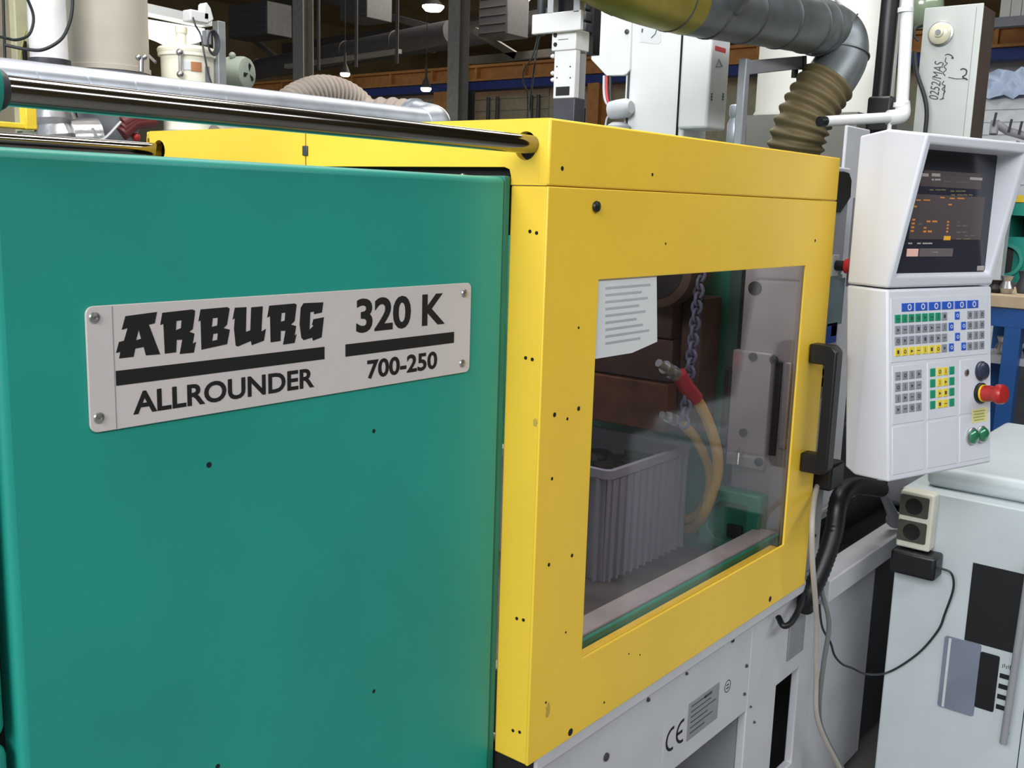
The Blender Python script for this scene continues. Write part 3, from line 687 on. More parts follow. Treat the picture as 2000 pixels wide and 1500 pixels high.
# monitor
scr = MB().obox(Pu((iu0+iu1)/2, -0.009, (iz0+iz1)/2), CU, CV, Z, (iu1-iu0)/2, 0.0025, (iz1-iz0)/2).build('monitor_screen', M_scrn, cons)
def sp_(cx, cy):   # a spot of the photograph's screen crop on the screen plane
    v = ray(1750+cx/6.0, 300+cy/6.0); t = ((Pu(0, -0.0062, 1.5)-CAM).dot(CV))/v.dot(CV); q = CAM+v*t-CP
    return q.dot(CU), q.z+1.395
def line(cx0, cy0, cx1, cy1, m, nm='text_line', o=0.0):
    a = sp_(cx0, cy0); b = sp_(cx1, cy1)
    return MB().obox(Pu((a[0]+b[0])/2, -0.0062+o, (a[1]+b[1])/2), CU, CV, Z, abs(b[0]-a[0])/2, 0.0003, abs(b[1]-a[1])/2).build(nm, M_lines[m], scr, smooth=0)
line(330, 190, 1000, 275, 'haze', 'haze_field', -0.0002); line(300, 230, 990, 420, 'haze', 'haze_field', -0.0002); line(200, 470, 990, 1010, 'haze', 'haze_field', -0.0002)  # flat fields that paint a faint haze over the screen
def words_(cx0, cx1, cy, h, m, n):
    w = (cx1-cx0)/n
    for k in range(n): line(cx0+k*w, cy-h/2, cx0+k*w+w*(0.62+0.25*((k*5) % 3)/2), cy+h/2, m, 'text_line')
words_(310, 530, 250, 42, 'white', 2); words_(420, 530, 305, 22, 'white', 3); words_(560, 660, 330, 10, 'grey', 3); words_(715, 860, 335, 12, 'grey', 4)
line(868, 275, 1010, 315, 'white', 'logo_field')
words_(395, 600, 425, 16, 'olive', 3); words_(640, 830, 440, 16, 'olive', 3); words_(650, 920, 485, 16, 'olive', 4); words_(520, 600, 515, 18, 'orange', 1); words_(630, 810, 525, 18, 'orange', 2)
words_(235, 410, 545, 18, 'orange', 2); words_(210, 265, 620, 20, 'orange', 1); words_(615, 675, 598, 20, 'orange', 1)
for k in range(4): words_(190-k*6, 245-k*6, 775+k*44, 22, 'orange', 1)
words_(360, 490, 795, 22, 'orange', 2); words_(265, 325, 825, 16, 'grey', 1); words_(325, 375, 870, 18, 'orange', 1); words_(320, 425, 912, 24, 'orange', 2)
for k in range(4): words_(600-k*4, 634-k*4, 800+k*38, 22, 'orange', 1)
line(562, 965, 635, 1015, 'amber', 'text_field')
words_(720, 755, 805, 14, 'grey', 1); words_(715, 840, 845, 18, 'grey', 2); words_(710, 840, 920, 18, 'grey', 2); words_(805, 930, 962, 16, 'grey', 2); words_(705, 880, 1000, 14, 'olive', 2)
words_(145, 215, 1052, 18, 'white', 1); words_(250, 440, 1052, 18, 'white', 3)
line(130, 1115, 255, 1205, 'pink', 'text_field'); line(280, 1110, 660, 1205, 'grey', 'text_field'); words_(420, 640, 1155, 16, 'white', 2)
line(955, 1315, 1028, 1370, 'white', 'badge')
# key panels
def kpanel(ua, ub, za, zb, nm, o=0.0):
    pnl = MB().plate([F(ua, za, -0.001), F(ub, za, -0.001), F(ub, zb, -0.001), F(ua, zb, -0.001)], [], NF*0.0022).build(nm, M_cons, cons, bevel=0.0006)
    return pnl
KS = {}
def key(u, z, w, h, m, parent):
    kk = (m.name, round(w, 4), round(h, 4))
    rot = Matrix((CU, ZF, NF)).transposed().to_4x4()
    mw = Matrix.Translation(F(u, z, 0.0012)) @ rot
    if kk not in KS:
        mb = MB(); ha, hb = w/2, h/2
        mb.loft([[V3((-ha, -hb, 0)), V3((ha, -hb, 0)), V3((ha, hb, 0)), V3((-ha, hb, 0))], [V3((-ha, -hb, 0.0008)), V3((ha, -hb, 0.0008)), V3((ha, hb, 0.0008)), V3((-ha, hb, 0.0008))],
                 [V3((-ha+.0008, -hb+.0008, 0.0016)), V3((ha-.0008, -hb+.0008, 0.0016)), V3((ha-.0008, hb-.0008, 0.0016)), V3((-ha+.0008, hb-.0008, 0.0016))]])
        me = bpy.data.meshes.new('key'); me.from_pydata(mb.v, [], mb.f); me.materials.append(m)
        bm = bmesh.new(); bm.from_mesh(me); bmesh.ops.recalc_face_normals(bm, faces=bm.faces); bm.to_mesh(me); bm.free()
        KS[kk] = me
    o = bpy.data.objects.new('key', KS[kk]); COL.objects.link(o); attach(o, parent, mw); return o
sym = {}
def symbol(u, z, w, h, mb, kind):
    c = F(u, z, 0.0030)
    if kind == 0: mb.obox(c, CU, ZF, NF, w*0.28, h*0.05, 0.0001)
    elif kind == 1: mb.plate(circ(c, CU, ZF, w*0.26, 10), [circ(c, CU, ZF, w*0.16, 10)], NF*0.0002)
    elif kind == 2: mb.obox(c, CU, ZF, NF, w*0.05, h*0.28, 0.0001)
    elif kind == 3: mb.plate([c+CU*(-w*0.2)-ZF*(h*0.2), c+CU*(w*0.25), c+CU*(-w*0.2)+ZF*(h*0.2)], [], NF*0.0002)
    else: mb.obox(c, CU, ZF, NF, w*0.2, h*0.22, 0.0001)
kp1 = kpanel(-0.001, 0.340, 1.264, 1.396, 'key_panel'); kp2 = kpanel(0.003, 0.108, 1.135, 1.256, 'key_panel'); kp3 = kpanel(0.121, 0.225, 1.135, 1.256, 'key_panel'); kp4 = kpanel(0.237, 0.352, 1.136, 1.255, 'switch_panel')
kpb = [kpanel(0.003, 0.108, 1.03, 1.130, 'blank_panel'), kpanel(0.121, 0.225, 1.03, 1.130, 'blank_panel'), kpanel(0.237, 0.352, 1.03, 1.131, 'button_panel')]
s_dark, s_wht = MB(), MB()
KW, KH = 0.0165, 0.0172
for k in range(6):
    u = 0.0535+k*0.0457; key(u, 1.376, 0.0405, 0.0172, M_blue, kp1); symbol(u+0.004, 1.376, 0.026, 0.0172, s_wht, 1)
for r in range(4):
    z = 1.353-r*0.0228
    for c in range(8):
        u = 0.020+c*0.0227
        m = M_kgr if (r == 0 and c < 7) else M_kyl if (r == 3 and c < 7) else M_kgy
        key(u, z, KW+0.002, KH, m, kp1); symbol(u, z, KW, KH, s_dark, (r*3+c*2) % 5)
    for c in range(3):
        u = 0.271+c*0.0226; key(u, z, KW+0.002, KH, M_kgy, kp1); symbol(u, z, KW, KH, s_dark, 2 if c == 1 else 1)
for u, z in ((0.225, 1.353), (0.203, 1.330), (0.248, 1.330), (0.226, 1.307), (0.204, 1.285), (0.249, 1.285)):
    key(u, z, KW, KH, M_blue, kp1); symbol(u, z, KW, KH, s_wht, 1)
for r in range(4):
    z = 1.235-r*0.0232
    for c in range(4):
        u = 0.020+c*0.0232; key(u, z, KW+0.002, KH, M_kgy, kp2); symbol(u, z, KW, KH, s_dark, (r+c) % 4)
        u = (0.138, 0.162, 0.183, 0.206)[c]; key(u, z, KW+0.001, KH, M_kgr if c in (0, 3) else M_kyl, kp3)
        if c in (1, 2): symbol(u, z, KW, KH, s_dark, (r+c) % 5)
tag(s_dark.build('key_symbols', M_dgr, kp1, smooth=0), kind='stuff'); tag(s_wht.build('key_symbols', M_cons, kp1, smooth=0), kind='stuff')
def turned(u, z, prof, m, nm, par, seg=24): return MB().lathe(F(u, z, 0.001), NF, prof, seg).build(nm, m, par)
ks = turned(0.260, 1.227, [(0.008, 0), (0.008, 0.002), (0.006, 0.003), (1e-6, 0.003)], M_scr, 'key_switch', kp4)
MB().obox(F(0.260, 1.227, 0.0042), CU, ZF, NF, 0.0012, 0.004, 0.0004).build('key_slot', M_hole, kp4)
turned(0.314, 1.227, [(0.022, 0), (0.022, 0.004), (0.019, 0.006), (0.019, 0.010), (0.014, 0.013), (1e-6, 0.014)], M_knob, 'rotary_knob', kp4)
et = turned(0.311, 1.178, [(0.0235, 0), (0.0235, 0.006), (0.02, 0.008)], M_blk, 'stop_collar', kp4)
MB().lathe(F(0.311, 1.178, 0.009), NF, [(0.018, 0), (0.0195, 0.0), (0.0195, 0.004), (0.018, 0.004)], 24).build('yellow_ring', M_yelp, kp4)
lab(MB().lathe(F(0.311, 1.178, 0.013), NF, [(0.018, 0), (0.0185, 0.012), (0.017, 0.019), (0.0175, 0.024), (0.022, 0.030), (0.0225, 0.040), (0.019, 0.046), (1e-6, 0.048)], 28).build('emergency_stop', M_red, kp4), 'red mushroom emergency stop button')
for u, z in ((0.279, 1.0845), (0.315, 1.0850)):
    MB().lathe(F(u, z, 0.001), NF, [(0.0195, 0), (0.0195, 0.004), (0.0165, 0.006)], 24).build('chrome_ring', M_scr, kpb[2])
    MB().lathe(F(u, z, 0.006), NF, [(0.0165, 0), (0.0165, 0.004), (0.013, 0.008), (0.006, 0.0102), (1e-6, 0.0106)], 24).build('push_button', M_gbtn, kpb[2])
stk = MB().plate([F(0.281, 1.112, 0.0013), F(0.337, 1.113, 0.0013), F(0.339, 1.145, 0.0013), F(0.281, 1.143, 0.0013)], [], NF*0.0003).build('worn_sticker', mat('faded_yellow_sticker', (222, 216, 150), 0.7), kpb[2], smooth=0)
sl = MB()
for k in range(4): sl.obox(F(0.308, 1.138-k*0.0065, 0.0018), CU, ZF, NF, 0.022-0.003*(k % 2), 0.0012, 0.0001)
tag(sl.build('sticker_print', mat('olive_print', (160, 160, 90), 0.8), kpb[2], smooth=0), kind='stuff')

# ---------------------------------------------------------------- black cable conduit and cables near the guard end
cd1 = thing('cable_conduit', at(1600, 1160, y=-0.02), 'thick black corrugated conduit curving down under the door handle', 'conduit')
pth = spline([at(1720, 955, y=0.02), at(1668, 950, y=0.0), at(1640, 975, y=-0.015), at(1628, 1040, y=-0.02), at(1605, 1110, y=-0.015), at(1580, 1165, y=0.0), at(1573, 1185, y=0.015)], 12)
pth = resample(pth, 120)
MB().tube(pth, [0.021+(0.0016 if k % 2 else 0) for k in range(121)], 16).build('corrugated_hose', M_blk, cd1)
MB().obox(at(1612, 925, y=0.0), X, Y, Z, 0.04, 0.03, 0.03).build('conduit_gland', M_blk, cd1, bevel=0.006)
def cable(pts, r, m, label, name='cable', cat='cable', group=None, n=8):
    return tag(MB().tube(spline([V3(p) for p in pts], n), r, 10).build(name, m, None), label, cat, group)
yy = 0.012
cable([at(1604, 925, y=0.025), at(1592, 965, y=-0.01), at(1586, 1020, y=-0.045), at(1587, 1100, y=-0.052), at(1594, 1200, y=-0.046), at(1594, 1320, y=-0.03), at(1598, 1410, y=-0.03), at(1640, 1500, y=-0.05), at(1690, 1590, y=-0.07)], 0.0062, M_cable, 'pale grey cable hanging straight down past the guard end')
cable([at(1592, 1100, y=0.02), at(1606, 1160, y=-0.01), at(1619, 1220, y=-0.025), at(1608, 1300, y=-0.02), at(1600, 1380, y=-0.022), at(1608, 1430, y=-0.024), at(1650, 1510, y=-0.04), at(1700, 1600, y=-0.06)], 0.0058, M_cable2, 'dull grey cable bowing out beside the pale one')
cable([at(1578, 1140, y=0.01), at(1560, 1190, y=-0.005), at(1545, 1216, y=-0.008), at(1530, 1222, y=0.0), at(1520, 1205, y=0.02)], 0.0068, M_blk, 'short black cable looping under the lower guard corner')
# latch lever in the gap
lv = thing('clamp_lever', at(1740, 1010, y=0.02), 'grey clamping lever hanging in the dark gap under the console', 'lever')
a, b = at(1722, 958, y=0.03), at(1748, 1015, y=0.02)
MB().tube([a, b], [0.010, 0.016], 14).build('lever_arm', M_gry2, lv)
MB().lathe(b, (-0.6, -0.8, 0), [(0.022, -0.012), (0.024, 0.0), (0.022, 0.012), (0.010, 0.013), (1e-6, 0.010)], 20).build('lever_boss', M_gry2, lv)
MB().lathe(a, (-0.3, -0.9, 0.1), [(0.008, -0.01), (0.010, 0.0), (0.008, 0.02), (1e-6, 0.022)], 14).build('pivot_bolt', M_scr, lv)

# ---------------------------------------------------------------- white auxiliary cabinet beside the machine
AX = 1.4
aux = thing('auxiliary_cabinet', (1.8, -0.4, 0), 'white floor cabinet with black panel and slate plate below the console', 'cabinet')
MB().box(AX, 2.25, -0.70, -0.082, 0.03, 0.90).build('body', M_cab, aux, bevel=0.004, seg=3)
MB().box(AX+0.05, 2.2, -0.66, -0.12, 0.9, 0.955).build('raised_lid', M_cab, aux, bevel=0.02, seg=4)
MB().box(AX+0.06, 2.2, -0.66, -0.10, 0.0, 0.03).build('plinth', M_dgr, aux)
MB().box(AX-0.002, AX, -0.377, -0.264, 0.552, 0.749).build('black_panel', M_blk, aux)
MB().plate(rrect((AX, -0.3255, 0.463), Y, Z, 0.0215, 0.0715, 0.004), [], (-0.003, 0, 0)).build('display_panel', M_blk, aux)
MB().plate(rrect((AX-0.0002, -0.262, 0.458), Y, Z, 0.042, 0.0925, 0.006), [], (-0.006, 0, 0)).build('slate_plate', M_slate, aux, bevel=0.001)
MB().box(AX-0.0068, AX-0.006, -0.236, -0.230, 0.368, 0.548).build('plate_groove', M_gry, aux)
for k in range(4):
    zz = 0.494-k*0.0265; MB().box(AX-0.0015, AX, -0.377, -0.351, zz-0.0115, zz).build('vent_slot', M_blk, aux)
hn = MB().tube([(AX-0.03, -0.382, 0.335), (AX-0.03, -0.392, 0.80)], 0.0085, 14).build('pull_bar', M_gry2, aux)
for zz, yy_ in ((0.35, -0.3825), (0.78, -0.3915)): MB().cyl((AX-0.03, yy_, zz), (AX, yy_, zz), 0.005).build('bar_mount', M_gry2, aux)
MB().box(AX-0.0006, AX, -0.4135, -0.4115, 0.05, 0.88).build('door_gap', M_hole, aux, smooth=0)
sc_ = MB(); 
for k in range(5): sc_.box(AX-0.0006, AX, -0.372+k*0.004, -0.3705+k*0.004, 0.508+0.003*(k % 2), 0.520-0.002*(k % 3))
tag(sc_.build('scribble', M_dgr, aux, smooth=0), kind='stuff')
# socket outlets
sk = thing('socket_box', (AX-0.02, -0.13, 0.75), 'cream double socket box with dark sockets on the white cabinet', 'socket')
sb_ = MB().box(AX-0.045, AX-0.0005, -0.172, -0.092, 0.762, 0.905).build('housing', M_crm, sk, bevel=0.005, seg=3)
for zc_ in (0.870, 0.806):
    so = MB().plate(rrect((AX-0.045, -0.128, zc_), Y, Z, 0.034, 0.026, 0.004), [], (-0.004, 0, 0)).build('socket_insert', M_sock, sk, bevel=0.0012)
    MB().lathe((AX-0.0491, -0.128, zc_), (-1, 0, 0), [(0.0195, 0), (0.0205, 0.0006), (0.0195, 0.0012), (0.017, 0.0002), (1e-6, 0.0001)], 22).build('socket_well', M_hole, so)
ad = thing('power_adapter', (AX-0.03, -0.15, 0.70), 'black plug in power adapter below the cream socket box', 'adapter')
MB().box(AX-0.065, AX-0.001, -0.196, -0.088, 0.698, 0.758).build('adapter_body', M_blk, ad, bevel=0.008, seg=3)
MB().tube(spline([at(1838, 1110, x=AX-0.03), at(1858, 1120, x=AX-0.03), at(1862, 1150, x=AX-0.02), at(1845, 1200, x=AX-0.012), at(1833, 1230, x=AX-0.01), at(1800, 1270, x=AX-0.01), at(1760, 1300, x=AX-0.012),
     at(1725, 1316, x=AX-0.02), at(1690, 1316, d=2.52), at(1665, 1305, d=2.5), at(1645, 1297, d=2.47), at(1630, 1280, d=2.46), at(1622, 1255, d=2.45), at(1606, 1225, d=2.45), at(1600, 1180, d=2.45)], 6), 0.0028, 8).build('adapter_lead', M_thin, ad)

# ---------------------------------------------------------------- robot behind the guard
arm = thing('linear_handler', at(1110, 235, d=2.2)-Z*0.3, 'bright metal vertical robot arm dipping into the guard', 'robot arm')
RX = 0.70
def rx_(px, py, x=RX): return at(px, py, x=x)
def slab(c0, c1, nm, m, dx=0.045, x=RX, bevel=0.002, par=None):
    """a block whose face turned to the daylight lies at x; c0/c1 are two opposite corners measured on it"""
    a, b = rx_(*c0, x), rx_(*c1, x)
    return MB().box(x, x+dx, min(a.y, b.y), max(a.y, b.y), min(a.z, b.z), max(a.z, b.z)).build(nm, m, par, bevel=bevel)
slab((1039, 29), (1133, 58), 'cross_block', M_wht, 0.012, RX-0.013, par=arm)
slab((1071, -60), (1080, 26), 'slide_rail', M_alu, 0.02, RX-0.013, par=arm); slab((1122, -60), (1132, 24), 'slide_rail', M_alu, 0.02, RX-0.013, par=arm)
slab((1080, -60), (1122, 24), 'slide_back', M_blk, 0.01, RX+0.02, par=arm)
b1 = slab((1078, 61), (1124, 96), 'clamp_block', M_wht, 0.05, RX, par=arm)
for py in (69, 87):
    p = rx_(1085, py, RX); MB().lathe((RX, p.y, p.z), (-1, 0, 0), [(0.0045, 0), (0.0045, 0.002), (1e-6, 0.002)], 12).build('bolt', M_drk, b1)
a_ = rx_(1090, 78, RX); b_ = rx_(1110, 76, RX); MB().box(RX-0.0004, RX, b_.y, a_.y, a_.z-0.0006, a_.z+0.0006).build('split_line', M_drk, b1)
b2 = slab((1083, 97), (1121, 191), 'lower_block', M_wht, 0.018, RX+0.004, par=arm)
slab((1119, 97), (1126, 208), 'guide_profile', M_alu, 0.03, RX+0.024, par=arm)
for px in (1088, 1114):
    for py in (130, 152):
        p = rx_(px, py, RX+0.004); MB().lathe((RX+0.004, p.y, p.z), (-1, 0, 0), [(0.0016, 0), (0.0016, 0.001), (1e-6, 0.001)], 8).build('bolt', M_drk, b2)
a_, b_ = rx_(1086, 170, RX+0.004), rx_(1112, 186, RX+0.004); MB().box(RX+0.0034, RX+0.0044, b_.y, a_.y, b_.z, a_.z).build('display_window', M_drk, b2)
slab((1081, 192), (1118, 300), 'lower_arm', M_dgr, 0.04, RX+0.004, par=arm)
slab((1118, 208), (1126, 300), 'lower_guide', M_blk, 0.03, RX+0.024, par=arm)
for py in (110, 143, 156):
    p = rx_(1081, py, RX+0.01); MB().lathe(p, (0, 1, 0), [(0.004, -0.004), (0.005, 0.002), (0.003, 0.006), (1e-6, 0.007)], 10).build('air_fitting', M_wht, arm)
cable([at(1057, 60, x=RX), at(1048, 100, x=RX), at(1043, 135, x=RX), at(1036, 200, x=RX+0.1), at(1034, 250, x=RX+0.1)], 0.0022, M_blk, 'thin black air line hanging beside the robot arm', 'air_line')
cable([at(1053, 60, x=RX+0.01), at(1040, 110, x=RX+0.01), at(1024, 135, x=RX+0.02), at(1022, 160, x=RX+0.05), at(1030, 185, x=RX+0.1), at(1030, 240, x=RX+0.12)], 0.0018, M_thin, 'looser thin black air line curling away from the robot arm', 'air_line')
# valve block on top of the arm
vb = thing('valve_block', at(1142, 40, d=2.45), 'dark valve cluster beside the bright robot cross block', 'valve')
for k in range(3):
    p = at(1146, 12+k*22, d=2.5); MB().obox(p, X, Y, Z, 0.022, 0.012, 0.011).build('valve', M_dgr, vb, bevel=0.003)
p = at(1148, 30, d=2.49); MB().box(p.x+0.01, p.x+0.04, p.y-0.012, p.y+0.012, p.z-0.09, p.z+0.14).build('valve_rail', M_drk, vb)
p = at(1058, 14, d=2.25); vb2 = MB().lathe(p-Z*0.06, (0, 0, 1), [(0.009, 0), (0.010, 0.03), (0.006, 0.034), (0.010, 0.05), (0.010, 0.10), (1e-6, 0.101)], 12).build('air_regulator', M_dgr, None); tag(vb2, 'small dark air regulator above the white cross block', 'regulator')
# robot column, shield and cabinet
QX = 1.5
rob = thing('robot_column', at(1280, 265, x=QX)-Z*0.5, 'white robot column with side shield and grey lettered cabinet behind the guard', 'robot')
def q_(px, py, x=QX): return at(px, py, x=x)
a, b = q_(1226, 40), q_(1334, 250)
col_ = MB().box(QX, QX+0.14, b.y, a.y, 1.2, 2.35).build('column_cover', M_wht, rob, bevel=0.008, seg=3)
a2, b2_ = q_(1333, 50), q_(1384, 252)
bx_ = MB().box(QX-0.012, QX+0.100, b2_.y, a2.y-0.008, q_(1350, 252).z, 2.35).build('control_cabinet', M_wht, rob, bevel=0.008, seg=3)
sh_ = MB().plate([q_(*p, QX-0.01) for p in ((1158, 0), (1170, 0), (1171, 22), (1193, 32), (1233, 24), (1230, 135), (1224, 144), (1218, 147), (1184, 148), (1154, 116), (1160, 40))], [], (0.02, 0, 0)).build('side_shield', M_wht, rob, bevel=0.003)
p = q_(1225, 62, QX-0.01); MB().lathe(p, (-1, 0, 0), [(0.007, 0), (0.007, 0.004), (1e-6, 0.006)], 12).build('bolt', M_dgr, rob)
g2_ = a2.y-0.006; MB().box(QX-0.004, QX+0.02, g2_, g2_+0.006, 1.25, 2.35).build('cover_gap', M_hole, rob, smooth=0)
a = q_(1224, 0); MB().box(QX-0.004, QX-0.0005, q_(1232, 100).y-0.002, q_(1232, 100).y+0.004, 1.3, 2.3).build('cover_gap', M_dgr, rob, smooth=0)
MB().plate([q_(*p, QX-0.0004) for p in ((1252, 36), (1290, 42), (1292, 80), (1286, 86), (1250, 82), (1248, 50))], [], (-0.0006, 0, 0)).build('paper_patch', M_pap, rob, smooth=0)
MB().tube([q_(1283, 56, QX-0.0015), q_(1280, 66, QX-0.0015), q_(1272, 74, QX-0.0015)], 0.0012, 6).build('pen_stroke', M_dgr, rob)
MB().tube([q_(1255, 56, QX-0.0015), q_(1254, 63, QX-0.0015)], 0.0022, 6).build('pen_stroke', M_dgr, rob)
fy = b2_.y
def fq(px, py, o=0.0006): return at(px, py, y=fy-o)
def fbox(c0, c1, m, nm):
    a, b = fq(*c0), fq(*c1); MB().box(min(a.x, b.x), max(a.x, b.x), fy-0.0010, fy-0.0001, min(a.z, b.z), max(a.z, b.z)).build(nm, m, bx_, smooth=0)
fbox((1397, 89), (1417, 104), M_reds, 'red_label')
tr = MB().plate([fq(1397, 132), fq(1412, 130), fq(1404, 114)], [[fq(1400, 129.5), fq(1408, 129), fq(1404, 119)]], (0, -0.0004, 0)); tr.build('warning_triangle', M_gry2, bx_, smooth=0)
for px in (1390, 1412):
    g = MB(); c = fq(px, 189)
    for dz in (-0.008, 0.0, 0.008): g.box(c.x-0.006+abs(dz)*0.2, c.x+0.006, fy-0.0009, fy-0.0004, c.z+dz-0.0011, c.z+dz+0.0011)
    g.box(c.x-0.0012, c.x+0.0012, fy-0.0009, fy-0.0004, c.z-0.008, c.z+0.009); g.build('printed_character', M_dgr, bx_, smooth=0)
MB().box(QX-0.05, QX+0.4, fy-0.1, 0.95, 1.0, 1.2).build('robot_foot', M_gry2, rob)
# motor stub with cables beside the column
mo = thing('robot_motor', q_(1205, 235), 'small pale motor stub with looping cables beside the robot column', 'motor')
p = q_(1208, 214, QX-0.02); MB().lathe(p+V3((0, 0.03, -0.002)), (0, -1, 0.1), [(0.012, 0), (0.026, 0.004), (0.028, 0.03), (0.028, 0.06), (0.018, 0.075)], 20).build('motor_can', M_gry, mo)
for k, (m_, o) in enumerate(((M_gry, 0), (M_reds, 5), (M_thin, 12))):
    MB().tube(spline([q_(1180+o, 148, QX-0.005), q_(1180+o, 180, QX-0.01), q_(1184+o*0.8, 200, QX-0.02), q_(1196, 212, QX-0.02)], 8), 0.0045, 8).build('lead', m_, mo)
MB().tube(spline([q_(1198, 218, QX-0.02), q_(1186, 230, QX-0.02), q_(1182, 250, QX-0.02)], 8), 0.003, 8).build('lead', M_gry, mo)
MB().lathe(q_(1208, 246, QX-0.02), (0, 0, 1), [(0.03, -0.03), (0.035, 0.0), (0.02, 0.01)], 16).build('cable_gland', M_gry, mo)
# cut glass like clear bottle on the machine
bt = MB().lathe(at(1438, 262, d=2.65)-Z*0.03, (0, 0, 1), [(0.02, 0), (0.025, 0.01), (0.025, 0.055), (0.018, 0.07), (0.022, 0.078), (0.022, 0.10), (0.018, 0.104), (1e-6, 0.105)], 20).build('oil_bottle', M_galv, None)
tag(bt, 'shiny clear filter bowl between robot cabinet and grey bracket', 'bowl')
# grey L shaped bracket
br = thing('angle_bracket', at(1470, 250, d=2.6)-Z*0.1, 'grey square tube bracket bent over toward the exhaust elbow', 'bracket')
BYB = at(1470, 200, d=2.6).y
def g_(px, py): return at(px, py, y=BYB)
a, b, c_, d_ = g_(1454, 126), g_(1484, 290), g_(1455, 150), g_(1578, 112)
e1 = g_(1486, 128); e2 = g_(1570, 126)
MB().box(a.x+0.010, a.x+0.034, BYB, BYB+0.022, b.z, g_(1454, 112).z).build('upright', M_prof, br, bevel=0.003)
e1 = V3((a.x+0.034, BYB, g_(1454, 112).z-0.026)); e2 = g_(1570, 126)
MB().obox((e1+e2)/2+V3((0, 0.0112, 0.006)), (e2-e1).normalized(), Y, (e2-e1).normalized().cross(Y), (e2-e1).length/2+0.004, 0.010, 0.017).build('cross_bar', M_prof, br, bevel=0.003)
MB().obox(e2+V3((0.006, 0.011, 0.006)), (e2-e1).normalized(), Y, (e2-e1).normalized().cross(Y), 0.010, 0.012, 0.018).build('end_cap', M_blk, br)
MB().cyl(e2+V3((-0.01, 0.02, -0.035)), e2+V3((-0.01, 0.02, -0.012)), 0.009).build('bolt', M_drk, br)

# ---------------------------------------------------------------- exhaust duct with elbow and flexible hose
du = thing('exhaust_duct', at(1600, 60, d=2.75), 'big galvanised exhaust duct with yellowed section, elbow and brown flexible hose', 'duct')
dpts = [at(1080, -110, d=2.02), at(1220, -35, d=2.15), at(1330, 2, d=2.3), at(1420, 20, d=2.42), at(1520, 38, d=2.58), at(1588, 52, d=2.72)]
sp = spline(dpts, 10); R0 = 0.071
MB().tube(sp[:22], R0, 36, caps=False).build('yellowed_pipe', M_brass, du)
MB().tube(sp[21:], R0*0.985, 36, caps=False).build('straight_pipe', M_galvd, du)
el = spline([sp[-1], at(1622, 60, d=2.79), at(1642, 80, d=2.80), at(1642, 118, d=2.80), at(1615, 165, d=2.79)], 8)
MB().tube(el, [R0*0.985+0.003*math.sin(min(1, k/8)*math.pi) for k in range(len(el))], 36, caps=False).build('elbow', M_galvd, du)
for k in (4, 18, 26, 33, 40, 48):
    if k < len(sp)-1:
        dd = (sp[k+1]-sp[k]).normalized(); MB().tube([sp[k]-dd*0.002, sp[k]+dd*0.002], R0+0.0018, 36).build('seam_ring', M_seam, du)
for k in (2, 12, 22):
    dd = (el[k+1]-el[k]).normalized(); MB().tube([el[k]-dd*0.002, el[k]+dd*0.002], R0+0.0035, 36).build('seam_ring', M_seam, du)
# clamp with lever on top of the elbow joint, stub with yellow tape
cl_ = el[0]
tcl = MB(); 
for dz in (0.0, 0.012): tcl.tube([cl_+V3((-0.015+dz, 0, R0+0.004)), cl_+V3((0.03+dz, -0.03, R0+0.012)), cl_+V3((0.05+dz, -0.05, R0-0.012))], 0.0035, 8)
tcl.build('clamp_lever', M_alu, du)
stb = at(1430, 0, d=2.32)
MB().lathe(stb+V3((0.02, 0.01, -0.005)), (-0.45, -0.6, 0.5), [(0.03, 0), (0.03, 0.055), (0.022, 0.055), (0.022, 0.03), (1e-6, 0.03)], 22).build('branch_stub', M_galvd, du)
MB().obox(at(1392, 2, d=2.295), V3((0.78, -0.62, 0)), V3((0.62, 0.78, 0)), Z, 0.022, 0.004, 0.012).build('yellow_tape', M_yelp, du)
hp = resample(spline([at(1618, 158, d=2.79), at(1592, 195, d=2.79), at(1566, 245, d=2.80), at(1552, 300, d=2.82), at(1548, 360, d=2.84)], 12), 132)
MB().tube(hp, [0.0735+0.0055*math.sin(2*math.pi*k/12.0) for k in range(133)], 32).build('flexible_hose', M_hose, du)
# ---------------------------------------------------------------- drum, pole, white conduit, alarm box behind
dr = thing('storage_drum', at(1610, 220, d=3.5)-Z*0.1, 'large cream cylindrical drum behind the exhaust hose', 'drum')
c = at(1612, 150, d=3.55); c.z = 0
MB().lathe((c.x, c.y, 1.88), (0, 0, 1), [(0.236, 0.0), (0.236, 0.02), (0.230, 0.03), (0.230, 0.9), (1e-6, 0.91)], 40).build('drum_body', M_drum, dr)
MB().box(c.x-0.30, c.x+0.35, c.y-0.24, c.y+0.14, 0.661, 1.879).build('drum_stand', mat('drab_grey', (142, 142, 134), 0.6), dr)
po = thing('black_post', at(1720, 255, d=2.9)-Z*0.1, 'upright black pole rising behind the console head', 'post')
c = at(1722, 150, d=2.9)
MB().cyl((c.x, c.y, 1.5), (c.x+0.02, c.y, 2.4), 0.025).build('pole', M_blk, po)
p = at(1724, 218, d=2.9); MB().box(p.x-0.035, p.x+0.035, p.y-0.035, p.y+0.035, p.z-0.06, p.z+0.04).build('clamp_block', M_blk, po, bevel=0.008)
wc = thing('white_conduit', at(1770, 225, d=2.75), 'white plastic conduit with elbow ending in a black tip', 'conduit')
wp = [at(1776, -60, d=2.75), at(1770, 60, d=2.75), at(1762, 205, d=2.75)]
MB().tube(wp, 0.0165, 16).build('riser', M_wht, wc)
MB().tube(spline([at(1762, 200, d=2.75), at(1763, 222, d=2.75), at(1752, 228, d=2.745), at(1735, 230, d=2.74)], 5), 0.020, 16).build('elbow', M_wht, wc)
MB().tube([at(1742, 229, d=2.742), at(1612, 237, d=2.62)], 0.0135, 16).build('arm', M_wht, wc)
